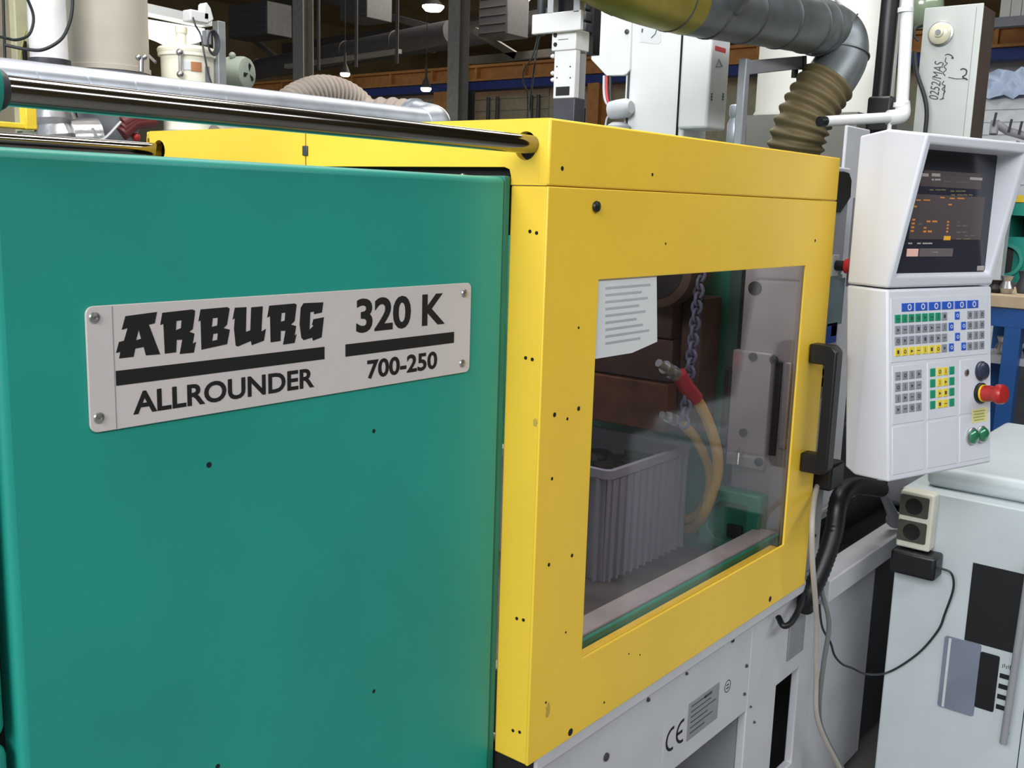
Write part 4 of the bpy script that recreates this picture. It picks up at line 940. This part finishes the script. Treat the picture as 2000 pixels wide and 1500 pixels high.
MB().tube([at(1612, 237, d=2.62), at(1600, 237.5, d=2.61)], 0.0130, 16).build('black_tip', M_blk, wc)
for k, py in enumerate((20, 205)):
    a = at(1770-py*0.045, py, d=2.75); MB().tube([a-Z*0.006, a+Z*0.006], 0.021, 16).build('coupling', M_wht, wc)
a = at(1738, 236, d=2.74); MB().tube([a+V3((0, 0, -0.025)), a+V3((0, 0, 0.022))], 0.006, 10).build('cable_tie', M_wht, wc)
AXB = at(1850, 130, d=3.0).x
al = thing('alarm_box', at(1850, 260, x=AXB)-Z*0.15, 'grey control box with round cream beacon and pen writing behind the console', 'control box')
a, b = at(1800, 14, x=AXB), at(1908, 260, x=AXB)
yb_, ya_ = at(1912, 100, x=AXB).y, at(1798, 100, x=AXB).y
zt_ = at(1860, 11, x=AXB).z
MB().box(AXB, AXB+0.005, yb_, ya_, 1.50, zt_).build('front_cover', M_box, al, bevel=0.002)
MB().box(AXB+0.0052, AXB+0.13, yb_, ya_-0.01, 1.50, zt_-0.006).build('box_body', M_boxs, al, bevel=0.002)
MB().box(AXB-0.0006, AXB, yb_+0.018, yb_+0.0195, 1.50, zt_-0.01).build('cover_seam', M_gry2, al, smooth=0)
p = at(1838, 66, x=AXB)
bz = MB().lathe(p, (-1, 0, 0), [(0.036, 0), (0.036, 0.006), (0.031, 0.008)], 28).build('beacon_ring', M_scr, al)
MB().lathe(p+X*(-0.006), (-1, 0, 0), [(0.031, 0), (0.031, 0.008), (0.024, 0.014), (0.014, 0.015), (0.012, 0.022), (1e-6, 0.024)], 28).build('beacon_lens', M_lens, al)
MB().lathe(p+X*(-0.029), (-1, 0, 0), [(0.008, 0), (0.008, 0.002), (1e-6, 0.002)], 16).build('beacon_centre', M_gry2, al)
# hand lettering running up the cover
def bt_(px, py): return at(px, py, x=AXB-0.0006)
w1 = MB(); O_ = bt_(1832, 196); A_ = bt_(1844, 122)-O_; B_ = bt_(1814, 192)-O_
A_.x = B_.x = 0
text_on(w1, '0252/MAS', O_, A_, B_, 0.0); w1.build('pen_lettering', M_dgr, al, smooth=0)
def strokes(pts, nm='pen_stroke', r=0.0014): return MB().tube(spline([bt_(*p) for p in pts], 4), r, 5).build(nm, M_dgr, al, smooth=0)
strokes([(1846, 108), (1850, 106), (1858, 108), (1862, 114), (1858, 113)])
strokes([(1848, 112), (1846, 120), (1850, 124), (1844, 130), (1848, 136), (1842, 142), (1846, 148)])
strokes([(1844, 158), (1840, 164), (1846, 168), (1840, 174), (1846, 178), (1842, 184)]); strokes([(1846, 166), (1842, 190), (1836, 194), (1844, 192)])
strokes([(1876, 136), (1882, 134), (1888, 138), (1886, 146), (1880, 150), (1890, 156)], r=0.0018); strokes([(1852, 151), (1870, 154), (1888, 153)], r=0.001)
al_c = cable([at(1793, 80, x=AXB-0.02), at(1786, 70, x=AXB-0.02), at(1788, 55, x=AXB-0.015), at(1800, 50, x=AXB+0.01)], 0.004, M_thin, 'short black lead looping into the side of the alarm box')
cable([at(1786, 100, x=AXB-0.03), at(1790, 140, x=AXB-0.03), at(1806, 190, x=AXB-0.03), at(1810, 225, x=AXB-0.03), at(1805, 275, x=AXB-0.03)], 0.0062, M_thin, 'dark cable running down in front of the grey alarm box')
tag(MB().box(AXB-0.05, AXB+0.22, yb_-0.02, ya_+0.02, 0.661, 1.498).build('injection_unit', M_gry, None, bevel=0.02), 'pale injection unit body carrying the grey alarm box', 'machine part')

# ---------------------------------------------------------------- rear duct on the left, flexible hoses
rd = thing('rear_duct', at(400, 190, y=1.3), 'long pale galvanised pipe running behind the dark chromed rod', 'duct')
zd = 1.778; RD = 0.043
MB().cyl((-1.2, 1.3, zd-0.005), (1.10, 1.3, zd+0.008), RD, seg=36).build('pipe', M_galv, rd)
for x_ in (-0.06, 0.05, 0.16, 0.27, 0.39, 0.52, 0.66, 0.80, 0.95):
    MB().cyl((x_-0.002, 1.3, zd), (x_+0.002, 1.3, zd+0.001), RD+0.0016, seg=36).build('pipe_seam', M_galv, rd)
ee = spline([V3((1.09, 1.3, zd+0.006)), V3((1.15, 1.31, zd+0.010)), V3((1.185, 1.35, zd+0.018)), V3((1.19, 1.42, zd+0.030))], 8)
MB().tube(ee, [RD+0.004+0.010*min(1, k/8) for k in range(len(ee))], 30).build('elbow', M_galv, rd)
MB().tube([ee[-1]-Y*0.012, ee[-1]+Y*0.004], RD+0.020, 30).build('elbow_collar', M_galv, rd)
hp = resample(spline([ee[-1], ee[-1]+V3((-0.02, 0.10, 0.012)), ee[-1]+V3((-0.10, 0.2, 0.0)), ee[-1]+V3((-0.25, 0.27, -0.03)), ee[-1]+V3((-0.5, 0.3, -0.10))], 10), 108)
MB().tube(hp, [0.054+0.004*math.sin(2*math.pi*k/6.0) for k in range(109)], 24).build('flexible_hose', M_hose2, rd)
YH = 1.62
hp = resample(spline([at(520, 262, y=YH), at(548, 228, y=YH), at(585, 196, y=YH), at(632, 182, y=YH), at(680, 196, y=YH), at(715, 232, y=YH), at(735, 275, y=YH)], 12), 264)
fx = MB().tube(hp, [0.050+0.0052*math.sin(2*math.pi*k/8.0) for k in range(265)], 28).build('flexible_hose', M_hose2, None)
tag(fx, 'arched grey brown ribbed hose showing above the rear pipe', 'hose')

# ---------------------------------------------------------------- material supply of the next machine (behind, left)
YL = 3.2
def L_(px, py, y=YL): return at(px, py, y=y)
nx = thing('neighbour_machine', (1.2, 3.4, 0), 'next machine behind with yellow cover and green bed, mostly hidden by the rods', 'machine')
MB().box(-2.5, 2.4, 2.9, 4.4, 0.0, 1.60).build('machine_body', M_gry2, nx)
a, b = L_(-60, 232, 2.8), L_(75, 254, 2.8); MB().box(a.x, b.x, 2.8, 2.85, b.z, a.z).build('yellow_cover', M_yel2, nx, bevel=0.004)
a, b = L_(50, 206, 2.79), L_(74, 254, 2.79); MB().box(a.x, b.x, 2.79, 2.84, b.z, a.z).build('yellow_cover', M_yel2, nx, bevel=0.004)
a, b = L_(-60, 255, 2.82), L_(50, 275, 2.82); MB().box(a.x, b.x, 2.82, 2.86, b.z-0.15, a.z).build('green_bed', M_grn3, nx)
a, b = L_(46, 255, 2.81), L_(72, 275, 2.81); MB().box(a.x, b.x, 2.81, 2.86, b.z-0.15, a.z).build('pale_post', M_motor, nx)
# rust red hose bundle
rh = thing('red_hose_bundle', L_(275, 265), 'dark red hoses bunched below the grey hopper', 'hose')
for k in range(3):
    MB().tube([L_(238, 262-k*10), L_(262, 240-k*5), L_(300, 236-k*7)], 0.03, 12).build('hose', mat('dark_red_rubber', (104, 40, 40), 0.5) if k == 0 else bpy.data.materials['dark_red_rubber'], rh)
MB().ball(L_(266, 268), 0.018).build('red_cap', M_red, rh)
# foil wrapped pipe with white tube on top
fo_ = thing('dryer_pipe', L_(105, 265), 'white upright tube ending in a crumpled foil wrapped bend', 'pipe')
c = L_(107, 130); c0 = L_(108, 275)
MB().cyl((c.x-0.02, YL, c.z-0.02), (c.x-0.03, YL, c.z+0.9), 0.070, seg=28).build('white_tube', M_tubew, fo_)
for dz in (0.0, 0.045): MB().cyl((c.x-0.02, YL, c.z-0.05+dz*1.2), (c.x-0.02, YL, c.z-0.03+dz*1.2), 0.078, seg=28).build('tube_clamp', M_dgr if dz else M_galv, fo_)
for dx in (-0.05, 0.02): MB().cyl((c.x+dx, YL-0.075, c.z-0.045), (c.x+dx, YL-0.095, c.z-0.045), 0.014, seg=12).build('clamp_screw', M_scr, fo_)
MB().tube(spline([V3((c.x-0.01, YL, c.z-0.04)), V3((c.x-0.01, YL, c.z-0.2)), V3((c.x+0.0, YL-0.01, 1.73)), V3((c.x+0.01, YL-0.02, 1.601))], 5), [0.075+0.008*((k*7) % 3-1) for k in range(16)], 26).build('foil_bend', M_foil, fo_)
MB().cyl((c.x+0.03, YL-0.03, 1.76), (c.x+0.14, YL-0.05, 1.77), 0.085, seg=26).build('foil_stub', M_foil, fo_)
# hopper (beige bin with cone)
hb = thing('material_hopper', L_(210, 265), 'beige cylindrical material hopper with cone between white tube and bucket', 'hopper')
c = L_(211, 135, 3.32)
RH = abs(L_(285, 120).x-L_(138, 120).x)/2*1.0
hbz = c.z-0.015
MB().lathe((c.x, YL+0.12, hbz), (0, 0, 1), [(RH+0.006, 0), (RH+0.006, 0.02), (RH, 0.022), (RH, 1.0), (1e-6, 1.01)], 40).build('bin', M_bin, hb)
MB().lathe((c.x, YL+0.12, 1.601), (0, 0, 1), [(0.05, 0), (0.07, 0.02), (RH+0.002, hbz-1.601-0.002)], 40).build('cone', M_gry2, hb)
MB().tube(spline([L_(180, 250, 3.0), L_(190, 268, 3.0), L_(205, 270, 3.0), L_(236, 238, 3.0)], 5), 0.006, 8).build('wire_bail', M_alu, hb)
for k in (-1, 1):
    q = L_(276+k*6, 112, 3.0); MB().ball(q, 0.012, 10, 6).build('wing_nut', M_scr, hb)
q = L_(276, 140, 3.0); MB().cyl(q, L_(276, 112, 3.0), 0.010, seg=12).build('clamp_bolt', M_scr, hb)
# bucket loader
bu = thing('bucket_loader', L_(365, 262), 'milky white bucket with lid, latch and orange label, next to the hopper', 'bucket')
c = L_(368, 160); zb_ = L_(368, 256).z; zt_ = L_(365, 92).z; RB = abs(L_(430, 140).x-L_(308, 140).x)/2*0.78
MB().lathe((c.x, YL, zb_), (0, 0, 1), [(RB*0.88, 0), (RB*0.93, zt_-zb_-0.05), (RB*1.02, zt_-zb_-0.045), (RB*1.02, zt_-zb_-0.03)], 36).build('pail', M_bucket, bu)
MB().lathe((c.x, YL, zt_-0.03), (0, 0, 1), [(RB*1.03, 0), (RB*1.05, 0.012), (RB*1.0, 0.022), (RB*0.8, 0.03), (1e-6, 0.031)], 36).build('lid', M_bucket, bu)
MB().lathe((c.x-0.03, YL, zt_), (0, 0, 1), [(0.022, 0), (0.022, 0.05), (0.026, 0.055), (0.026, 0.08)], 20).build('inlet_neck', M_bucket, bu)
MB().lathe((c.x, YL, 1.601), (0, 0, 1), [(RB*0.7, 0), (RB*0.95, 0.05), (RB*0.95, zb_-1.601-0.001)], 36).build('glass_base', M_gry, bu)
M_lblo = mat('orange_label', (186, 126, 84), 0.6)
lbl = MB(); na, nb_ = [], []
dirc = (V3((CAM.x, CAM.y, 0))-V3((c.x, YL, 0))).normalized(); a0 = math.atan2(dirc.y, dirc.x)
def curved(a1, a2, z1, z2, m, nm, r=RB*0.935):
    v = []; f = []
    for k in range(7):
        q = a1+(a2-a1)*k/6
        for zz in (z1, z2): v.append(V3((c.x+r*math.cos(q), YL+r*math.sin(q), zz)))
    for k in range(6): f.append((k*2, k*2+2, k*2+3, k*2+1))
    mb = MB(); mb.add(v, f); mb.add([p+V3(((p.x-c.x), (p.y-YL), 0)).normalized()*0.0015 for p in v], [t[::-1] for t in f])
    mb.build(nm, m, bu)
z1, z2 = L_(368, 144).z, L_(368, 126).z
curved(a0+0.10, a0+0.50, z1, z2, M_lblo, 'orange_label'); curved(a0-0.18, a0+0.10, z1+0.004, z2, M_pap, 'paper_label')
curved(a0+0.66, a0+0.86, L_(368, 162).z, L_(368, 132).z, M_gry2, 'grey_label')
for k, (dx, dz) in enumerate(((-1, 0.0), (-1, -0.09))):
    MB().ball((c.x-RB*0.80, YL-RB*0.72, zt_-0.04+dz), 0.016, 10, 6).build('latch', M_scr, bu)
MB().tube([(c.x-RB*0.80, YL-RB*0.72, zt_-0.04), (c.x-RB*0.82, YL-RB*0.74, zt_-0.14)], 0.007, 8).build('latch_rod', M_scr, bu)
MB().tube([L_(290, 108, 3.1), L_(304, 122, 3.05)], 0.006, 8).build('latch_strut', M_scr, bu)
# bright loader lamp / reflector behind bucket
tl = thing('strip_lamp', L_(340, 55, 4.2), 'glowing white strip lamp above the bucket loader', 'lamp')
ga, gb = L_(262, 22, 4.2), L_(402, 52, 4.2)
dirv = (gb-ga).normalized(); upv = dirv.cross(Y).normalized(); upv = upv if upv.z > 0 else -upv
MB().obox((ga+gb)/2+upv*0.02, dirv, Y, upv, (gb-ga).length/2, 0.06, 0.022).build('lamp_housing', M_wht, tl)
MB().plate([L_(*p, 4.18) for p in ((266, 34), (400, 56), (400, 78), (384, 84), (356, 90), (338, 90), (318, 80), (292, 70), (266, 62))], [], (0, 0.06, 0)).build('lamp_glow', M_tubel, tl)
MB().box(gb.x-0.03, gb.x+0.0, 4.26, 4.30, 1.601, gb.z).build('lamp_stand', M_prof, tl)
# upright post with coiled cable and bracket
pu = thing('loader_post', L_(420, 165, 3.1), 'grey upright post with white bracket and coiled wire next to the bucket', 'post')
a, b = L_(416, 40, 3.1), L_(434, 170, 3.1); x_m = (a.x+b.x)/2+0.012
MB().box(x_m-0.022, x_m+0.018, 3.08, 3.12, 1.601, a.z).build('upright', M_prof, pu, bevel=0.003)
a, b = L_(366, 18, 3.07), L_(404, 48, 3.07); MB().box(a.x, b.x, 3.05, 3.11, b.z, a.z).build('bracket_box', M_wht, pu, bevel=0.006)
MB().plate([L_(*p, 3.05) for p in ((400, 8), (404, 4), (412, 16), (418, 38), (410, 44), (398, 36))], [], (0, 0.05, 0)).build('bracket_wing', M_wht, pu, bevel=0.004)
cq = L_(414, 84, 3.04)
for k in range(4):
    MB().tube([cq+V3(((0.018+0.004*k)*math.cos(q*math.pi/10), -0.004*k, (0.040+0.004*k)*math.sin(q*math.pi/10))) for q in range(20)], 0.0035, 6, closed=True).build('wire_coil', M_dgr, pu)
MB().tube(spline([L_(377, 34, 3.04), L_(382, 50, 3.03), L_(392, 68, 3.03), L_(398, 100, 3.0), L_(406, 140, 3.0), L_(414, 166, 3.0)], 5), 0.004, 7).build('lead', M_dgr, pu)
MB().box(cq.x-0.03, cq.x-0.008, 3.03, 3.07, cq.z-0.01, cq.z+0.05).build('connector', M_gry2, pu, bevel=0.003)
# motor fan cover
fm = thing('blower_motor', L_(470, 170), 'grey green motor fan cover with three dark vents', 'motor')
c = L_(470, 143, 3.3); ax = V3((0.35, -1, 0)).normalized()
MB().lathe(c, ax, [(0.066, -0.25), (0.066, -0.06), (0.076, -0.055), (0.076, 0.02), (0.070, 0.036), (0.050, 0.044), (1e-6, 0.046)], 36).build('fan_cowl', M_motor, fm)
MB().box(c.x-0.06, c.x+0.04, 3.34, 3.5, 1.601, c.z-0.04).build('motor_foot', M_motor, fm)
t_, A_, B_ = frames([c, c+ax])[0]
for k in range(3):
    q = math.radians(100+k*120); d1 = A_*math.cos(q)+B_*math.sin(q); d2 = A_*math.cos(q+1.57)+B_*math.sin(q+1.57); o_ = c+ax*0.0445+A_*0.0
    MB().plate([o_+d1*0.008, o_+d1*0.030+d2*0.014, o_+d1*0.046+d2*0.012, o_+d1*0.040-d2*0.006, o_+d1*0.026-d2*0.003], [], ax*0.0025).build('vent', M_hole, fm)
MB().ball(c+V3((-0.045, 0, 0.075)), 0.016, 10, 6).build('lifting_eye', M_motor, fm)
# cream cabinet and loose cables at the frame's edge
cc_ = thing('cream_cabinet', L_(20, 120, 4.0), 'dull cream switch cabinet behind the white tube', 'cabinet')
a, b = L_(-80, 0, 4.0), L_(26, 118, 4.0); MB().box(a.x, b.x, 4.0, 4.35, 1.601, 3.0).build('cabinet_body', mat('dull_beige', (150, 142, 124), 0.6), cc_, bevel=0.006)
a, b = L_(27, 0, 3.95), L_(62, 118, 3.95); MB().box(a.x, b.x, 3.95, 4.3, 1.601, 3.0).build('cabinet_door', mat('pale_olive', (196, 194, 160), 0.6), cc_, bevel=0.006)
a, b = L_(48, 80, 3.92), L_(54, 118, 3.92); MB().box(a.x, b.x, 3.92, 3.949, b.z, a.z).build('cabinet_latch', M_hole, cc_)
cable([L_(142, -30, 3.0), L_(141, 18, 3.0), L_(134, 50, 3.0), L_(118, 78, 3.0), L_(84, 97, 3.0), L_(50, 96, 3.05), L_(10, 88, 3.1)], 0.0062, M_thin, 'black cable sagging across the white tube')
cable([L_(50, -10, 3.1), L_(64, 25, 3.1), L_(64, 50, 3.1), L_(54, 70, 3.1), L_(30, 78, 3.15), L_(0, 72, 3.2), L_(-40, 70, 3.99)], 0.0055, M_thin, 'thin dark cable looping in front of the cream cabinet')
cable([L_(6, -10, 3.6), L_(8, 60, 3.6), L_(10, 125, 3.6)], 0.006, M_thin, 'black upright cable on the cream cabinet edge')
cable([L_(50, 60, 3.6), L_(42, 95, 3.6), L_(38, 125, 3.6)], 0.004, mat('straw_cable', (176, 168, 96), 0.6), 'straw coloured thin wire beside the cream cabinet')

# ---------------------------------------------------------------- far hall: crane rail, columns, ducts, lamps
XW = 15.0
def K(px, py, x=XW): return at(px, py, x=x)
cr = thing('crane_rail', K(900, 170)-Z*0.3, 'long orange crane rail beam on blue bearer across the hall', 'crane rail')
zt_ = 4.20; zl_ = 3.98
MB().box(XW, XW+0.06, -6, 32, zl_, zt_).build('web', M_crane, cr)
MB().box(XW-0.14, XW+0.2, -6, 32, zt_, zt_+0.05).build('top_flange', M_crane, cr); MB().box(XW-0.14, XW+0.2, -6, 32, zl_-0.04, zl_).build('bottom_flange', M_crane, cr)
for k in range(30):
    yk = -4+k*1.22; MB().box(XW-0.12, XW, yk, yk+0.05, zl_, zt_).build('stiffener', M_crane, cr)
MB().box(XW-0.05, XW+0.3, -6, 32, zl_-0.20, zl_-0.045).build('bearer', M_craneb, cr)
def column(px0, px1, x, m, label, z1=8.6, z0=0.0):
    a, b = K(px0, 120, x), K(px1, 120, x); ya, yb = a.y, b.y
    t = thing('steel_column', (x, (ya+yb)/2, 0), label, 'column')
    w = ya-yb
    MB().box(x, x+0.02, yb, ya, z0, z1).build('front_flange', m, t); MB().box(x+0.28, x+0.30, yb, ya, z0, z1).build('rear_flange', m, t)
    MB().box(x+0.0205, x+0.2795, (ya+yb)/2-0.01, (ya+yb)/2+0.01, z0, z1).build('web', m, t)
    return t
column(572, 592, 14.3, M_col, 'pale grey steel column rising behind the arched hose')
column(874, 896, 14.3, M_col, 'pale grey steel column crossing the orange crane rail near the lamp')
column(848, 874, 14.7, M_crane, 'orange steel column under the crane rail beside the grey one', 3.75)
column(1150, 1172, 14.7, M_crane, 'orange steel column under the crane rail beyond the robot shield', 3.75)
column(896, 910, 14.7, M_darkd, 'dark steel post beside the orange column, under the rail', 3.75)
for px, lb_ in ((622, 'rod near the arched hose'), (696, 'rod under the unit heater'), (776, 'rod left of the bright lamp')):
    a = K(px, 0, 14.0); b = K(px-2, 150, 14.0)
    tag(MB().cyl((14.0, a.y, 4.25), (14.0, a.y, 8.6), 0.035, seg=8).build('hanger_rod', M_truss, None), 'thin dark hanger '+lb_.replace('left of', 'beside'), 'rod', 'hanger rods')
for px in (948, 966, 1032, 1046):
    a = K(px, 190, 15.6); tag(MB().cyl((15.7, a.y, 0.0), (15.7, a.y, 3.72), 0.04, seg=10).build('wall_pipe', M_darkd, None), 'dark pipe standing before the cream cladding, %s' % {948: 'thick one after the dark post', 966: 'second one after the dark post', 1032: 'first one by the robot arm', 1046: 'closest to the robot arm'}[px], 'pipe', 'pipes on the cladding')
# big dark ducts
def fduct(p0, p1, x, r, label, m=M_darkd):
    a, b = K(*p0, x), K(*p1, x)
    t = thing('ceiling_duct', (a+b)/2, label, 'duct'); MB().cyl(a, b, r, seg=24).build('duct_pipe', m, t)
    n = 5
    for k in range(1, n):
        q = a.lerp(b, k/n); dd = (b-a).normalized(); MB().cyl(q-dd*0.02, q+dd*0.02, r+0.02, seg=24).build('duct_joint', M_truss, t)
    return t
fduct((430, 150), (880, 62), 17.0, 0.26, 'thick dark ventilation duct crossing behind the columns')
fduct((540, 130), (1100, 36), 22.0, 0.34, 'upper dark ventilation duct further back in the hall')
def fbar(p0, p1, x, w, m, name, label, cat):
    a, b = K(*p0, x), K(*p1, x); d = (b-a).normalized(); n_ = X; u_ = d.cross(n_)
    return tag(MB().obox((a+b)/2, d, n_, u_, (b-a).length/2, 0.08, w/2).build(name, m, None), label, cat, 'dark roof beams')
fbar((640, 0), (880, 64), 18.0, 0.16, M_truss, 'roof_beam', 'dark slanting roof brace falling toward the grey column', 'beam')
fbar((500, 80), (560, 130), 18.0, 0.14, M_truss, 'roof_beam', 'short dark brace above the motor fan cover', 'beam')
fbar((420, 24), (900, -40), 24.0, 0.45, M_truss, 'roof_beam', 'deep dark roof beam along the top of the picture', 'beam')
fbar((450, 110), (1080, 20), 26.0, 0.35, M_truss, 'roof_beam', 'dark roof beam running between the ducts', 'beam')
fbar((560, 130), (780, 100), 16.5, 0.10, M_col, 'roof_beam', 'slim pale beam just above the crane rail', 'beam')
fbar((900, 120), (1160, 96), 19.0, 0.18, M_truss, 'roof_beam', 'dark beam above the rail beside the robot arm', 'beam')
fbar((930, 60), (1010, 110), 19.0, 0.16, M_truss, 'roof_beam', 'dark brace between grey column and robot arm', 'beam')
for (c0, c1, x, lb_) in (((445, 12), (522, 66), 16.0, 'dark box heater hanging above the motor fan cover'), ((664, -30), (716, 34), 15.5, 'dark box heater hanging between the two grey columns'), ((936, -20), (990, 66), 18.0, 'dark box heater hanging beyond the second grey column')):
    a, b = K(*c0, x), K(*c1, x)
    t = thing('unit_heater', ((x), (a.y+b.y)/2, b.z), lb_, 'heater', 'unit heaters under the roof')
    MB().box(x, x+0.8, b.y, a.y, b.z, max(a.z, b.z+0.3)).build('casing', M_darkd, t, bevel=0.02)
    for k in range(5):
        zz = b.z+0.06+k*(a.z-b.z-0.1)/5; MB().box(x-0.02, x, b.y+0.05, a.y-0.05, zz, zz+0.03).build('louvre', M_truss, t)
# high bay lamps
for px, py, x, r, lb_ in ((846, 14, 20.0, 0.30, 'bright high bay lamp at the second grey column'), (674, 146, 13.5, 0.10, 'small round bright lamp over the arched hose'), (832, 175, 13.5, 0.10, 'small round bright lamp under the crane rail'), (1014, -3, 20.0, 0.30, 'bright high bay lamp cut by the picture top edge')):
    c = K(px, py, x)
    t = thing('bay_lamp', c, lb_, 'lamp', 'bright hall lamps')
    MB().lathe(c, (0, 0, 1), [(1e-6, -0.12*r/0.3), (r*0.7, -0.10*r/0.3), (r, 0.0), (r, 0.03)], 20).build('diffuser', M_lamp, t)
    MB().cyl(c+Z*0.4, V3((c.x, c.y, 8.6)), 0.006, seg=6).build('suspension_wire', M_truss, t)
    MB().lathe(c+Z*0.032, (0, 0, 1), [(r*1.02, 0), (r*0.6, 0.12), (r*0.25, 0.2), (r*0.25, 0.4)], 20).build('reflector', M_truss, t)

# ---------------------------------------------------------------- right background: second green machine, bench, covered goods
gm = thing('green_machine', at(1985, 480, d=5.2)-Z*0.4, 'second green injection machine far behind the console edge', 'machine')
MX = at(1985, 450, d=5.2).x
def G_(px, py, x=None): return at(px, py, x=MX if x is None else x)
MB().plate([G_(*p) for p in ((1915, 392), (2080, 402), (2080, 560), (1905, 545))], [[G_(*p) for p in ((1972, 420), (2040, 424), (2040, 466), (1968, 462))]], (0.3, 0, 0)).build('frame', M_grn, gm)
a, b = G_(1966, 415, MX+0.31), G_(2045, 470, MX+0.31); MB().box(MX+0.31, MX+0.35, b.y, a.y, b.z, a.z).build('dark_bay', M_drk, gm)
p = G_(1962, 508, MX-0.05); MB().lathe(p, (-1, -0.2, 0), [(0.085, -0.1), (0.085, 0.0), (0.068, 0.0), (0.066, -0.08), (1e-6, -0.08)], 28).build('round_flange', M_grn, gm)
MB().lathe(p+X*0.045, (-1, -0.2, 0), [(0.066, 0), (1e-6, 0.001)], 24).build('flange_bore', M_drk, gm)
a, b = G_(1925, 380), G_(2080, 397); MB().box(MX, MX+0.3, b.y, a.y, b.z, a.z).build('yellow_top', M_yel2, gm)
a = G_(1990, 560); MB().box(MX+0.05, MX+0.9, a.y-0.6, a.y+0.4, 0, a.z-0.02).build('lower_body', M_dgr, gm)
wb = thing('work_bench', at(1975, 590, d=4.0)-Z*1.2, 'blue framed bench with tan top behind the console', 'bench')
BX = at(1975, 590, d=4.0).x
a, b = at(1910, 572, x=BX), at(2090, 612, x=BX)
MB().box(BX, BX+0.6, b.y, a.y, b.z, b.z+0.05).build('bench_top', M_tan, wb, bevel=0.004)
MB().box(BX+0.01, BX+0.07, b.y, a.y, b.z-0.075, b.z-0.002).build('front_rail', M_blued, wb)
for px in (1976, 2085):
    y_ = at(px, 650, x=BX).y; MB().box(BX+0.01, BX+0.07, y_-0.03, y_+0.03, 0.0, b.z-0.0755).build('leg', M_blued, wb)
MB().box(BX+0.3, BX+0.36, a.y-0.06, a.y, 0.0, b.z-0.076).build('leg', M_blued, wb)
zs_ = at(1960, 700, x=BX).z; MB().box(BX+0.05, BX+0.6, b.y, a.y, zs_-0.03, zs_).build('shelf', M_alu, wb)
for k in range(6):
    px = 1945+(k*23) % 70; p = at(px, 600, x=BX+0.15)
    lowr = k % 2
    z0 = zs_+0.001 if lowr else b.z+0.051
    h = 0.05+0.02*(k % 3)
    t = tag(MB().lathe((BX+0.10+0.04*(k % 4), p.y, z0), (0, 0, 1), [(0.022, 0), (0.03, h*0.3), (0.018, h*0.7), (0.026, h), (1e-6, h+0.001)], 12).build('machine_fitting', (M_drk, M_scr, M_dgr)[k % 3], None),
            'small %s metal fitting %s the blue bench' % (('dark', 'shiny', 'grey')[k % 3], 'on the shelf under' if lowr else 'lying on top of'), 'fitting', 'metal fittings on the bench, %s %s' % (('dark', 'shiny', 'grey')[k % 3], 'shelf' if lowr else 'top'))
# tool on the console's far side
tp = thing('pipe_rack', at(1970, 240, d=5.0), 'grey branching pipe fitting sticking up behind the console head', 'pipe')
MB().tube([at(1940, 262, d=5.0), at(1944, 236, d=5.0)], 0.02, 10).build('pipe_stub', M_gry2, tp)
MB().tube([at(1944, 240, d=5.0), at(1968, 256, d=5.0), at(2010, 268, d=5.0)], 0.02, 10).build('pipe_arm', M_gry2, tp)
for px, py in ((1940, 245), (1970, 258), (1990, 262)):
    p = at(px, py, d=4.98); MB().tube([p, p+V3((-0.01, -0.01, 0.06))], 0.006, 8).build('pipe_valve', M_dgr, tp)
p = at(1965, 275, d=5.0); MB().box(p.x-0.02, p.x+0.05, p.y-0.05, p.y+0.05, 0.0, p.z).build('rack_base', M_gry, tp)
# plastic wrapped goods
wg = thing('wrapped_goods', at(1970, 180, d=9.0)-Z*2.0, 'goods wrapped in bluish plastic sheet in front of the pale cladding', 'wrapped goods')
GX = at(1970, 150, d=9.0).x
a, b = at(1905, 140, x=GX), at(2040, 186, x=GX)
bm_ = MB(); N_ = 9
rows = [[V3((GX+0.05*math.sin(i*1.9+j), a.y+(b.y-a.y)*i/N_, a.z+(b.z-a.z)*j/5+0.02*math.sin(i*2.3+j*1.1))) for i in range(N_+1)] for j in range(6)]
bm_.add([p for r_ in rows for p in r_], [(j*(N_+1)+i, j*(N_+1)+i+1, (j+1)*(N_+1)+i+1, (j+1)*(N_+1)+i) for j in range(5) for i in range(N_)])
bm_.box(GX+0.1, GX+0.7, b.y, a.y, b.z, a.z-0.03)
bm_.build('plastic_sheet', mat('bluish_plastic', (176, 192, 216), 0.3), wg, smooth=85)
a2 = at(1905, 186, x=GX+0.1); MB().box(GX+0.1, GX+0.7, b.y, a.y, 0.0, b.z-0.002).build('crate_stack', M_cladw, wg)
for k in range(7):
    zz = b.z-0.10-k*0.11; MB().box(GX+0.085, GX+0.0995, b.y, a.y, zz, zz+0.09).build('stack_slat', M_cladw, wg)
# glass lamp dome and dark beam top right
dl = MB().lathe(at(1800, 10, d=3.6), (-0.2, -0.3, -1), [(0.06, -0.06), (0.075, 0.0), (0.07, 0.04), (0.04, 0.07), (1e-6, 0.08)], 24).build('glass_dome', mat('green_glass', (150, 168, 140), 0.15, coat=1.0), None)
tag(dl, 'pale green glass dome above the alarm box corner', 'dome')
a, b = K(1960, -40, 13.5), K(2060, 26, 13.5)
wn = thing('hall_window', ((13.5), (a.y+b.y)/2, b.z), 'cream lit window panels high up behind the alarm box', 'window')
for k in range(5):
    y0 = a.y+(b.y-a.y)*k/5; y1 = a.y+(b.y-a.y)*(k+0.93)/5; MB().box(13.5, 13.55, min(y0, y1), max(y0, y1), b.z, a.z).build('panel', M_drum, wn)
MB().box(13.45, 13.6, b.y-0.1, a.y+0.1, b.z-0.12, b.z-0.001).build('sill', M_gry2, wn)
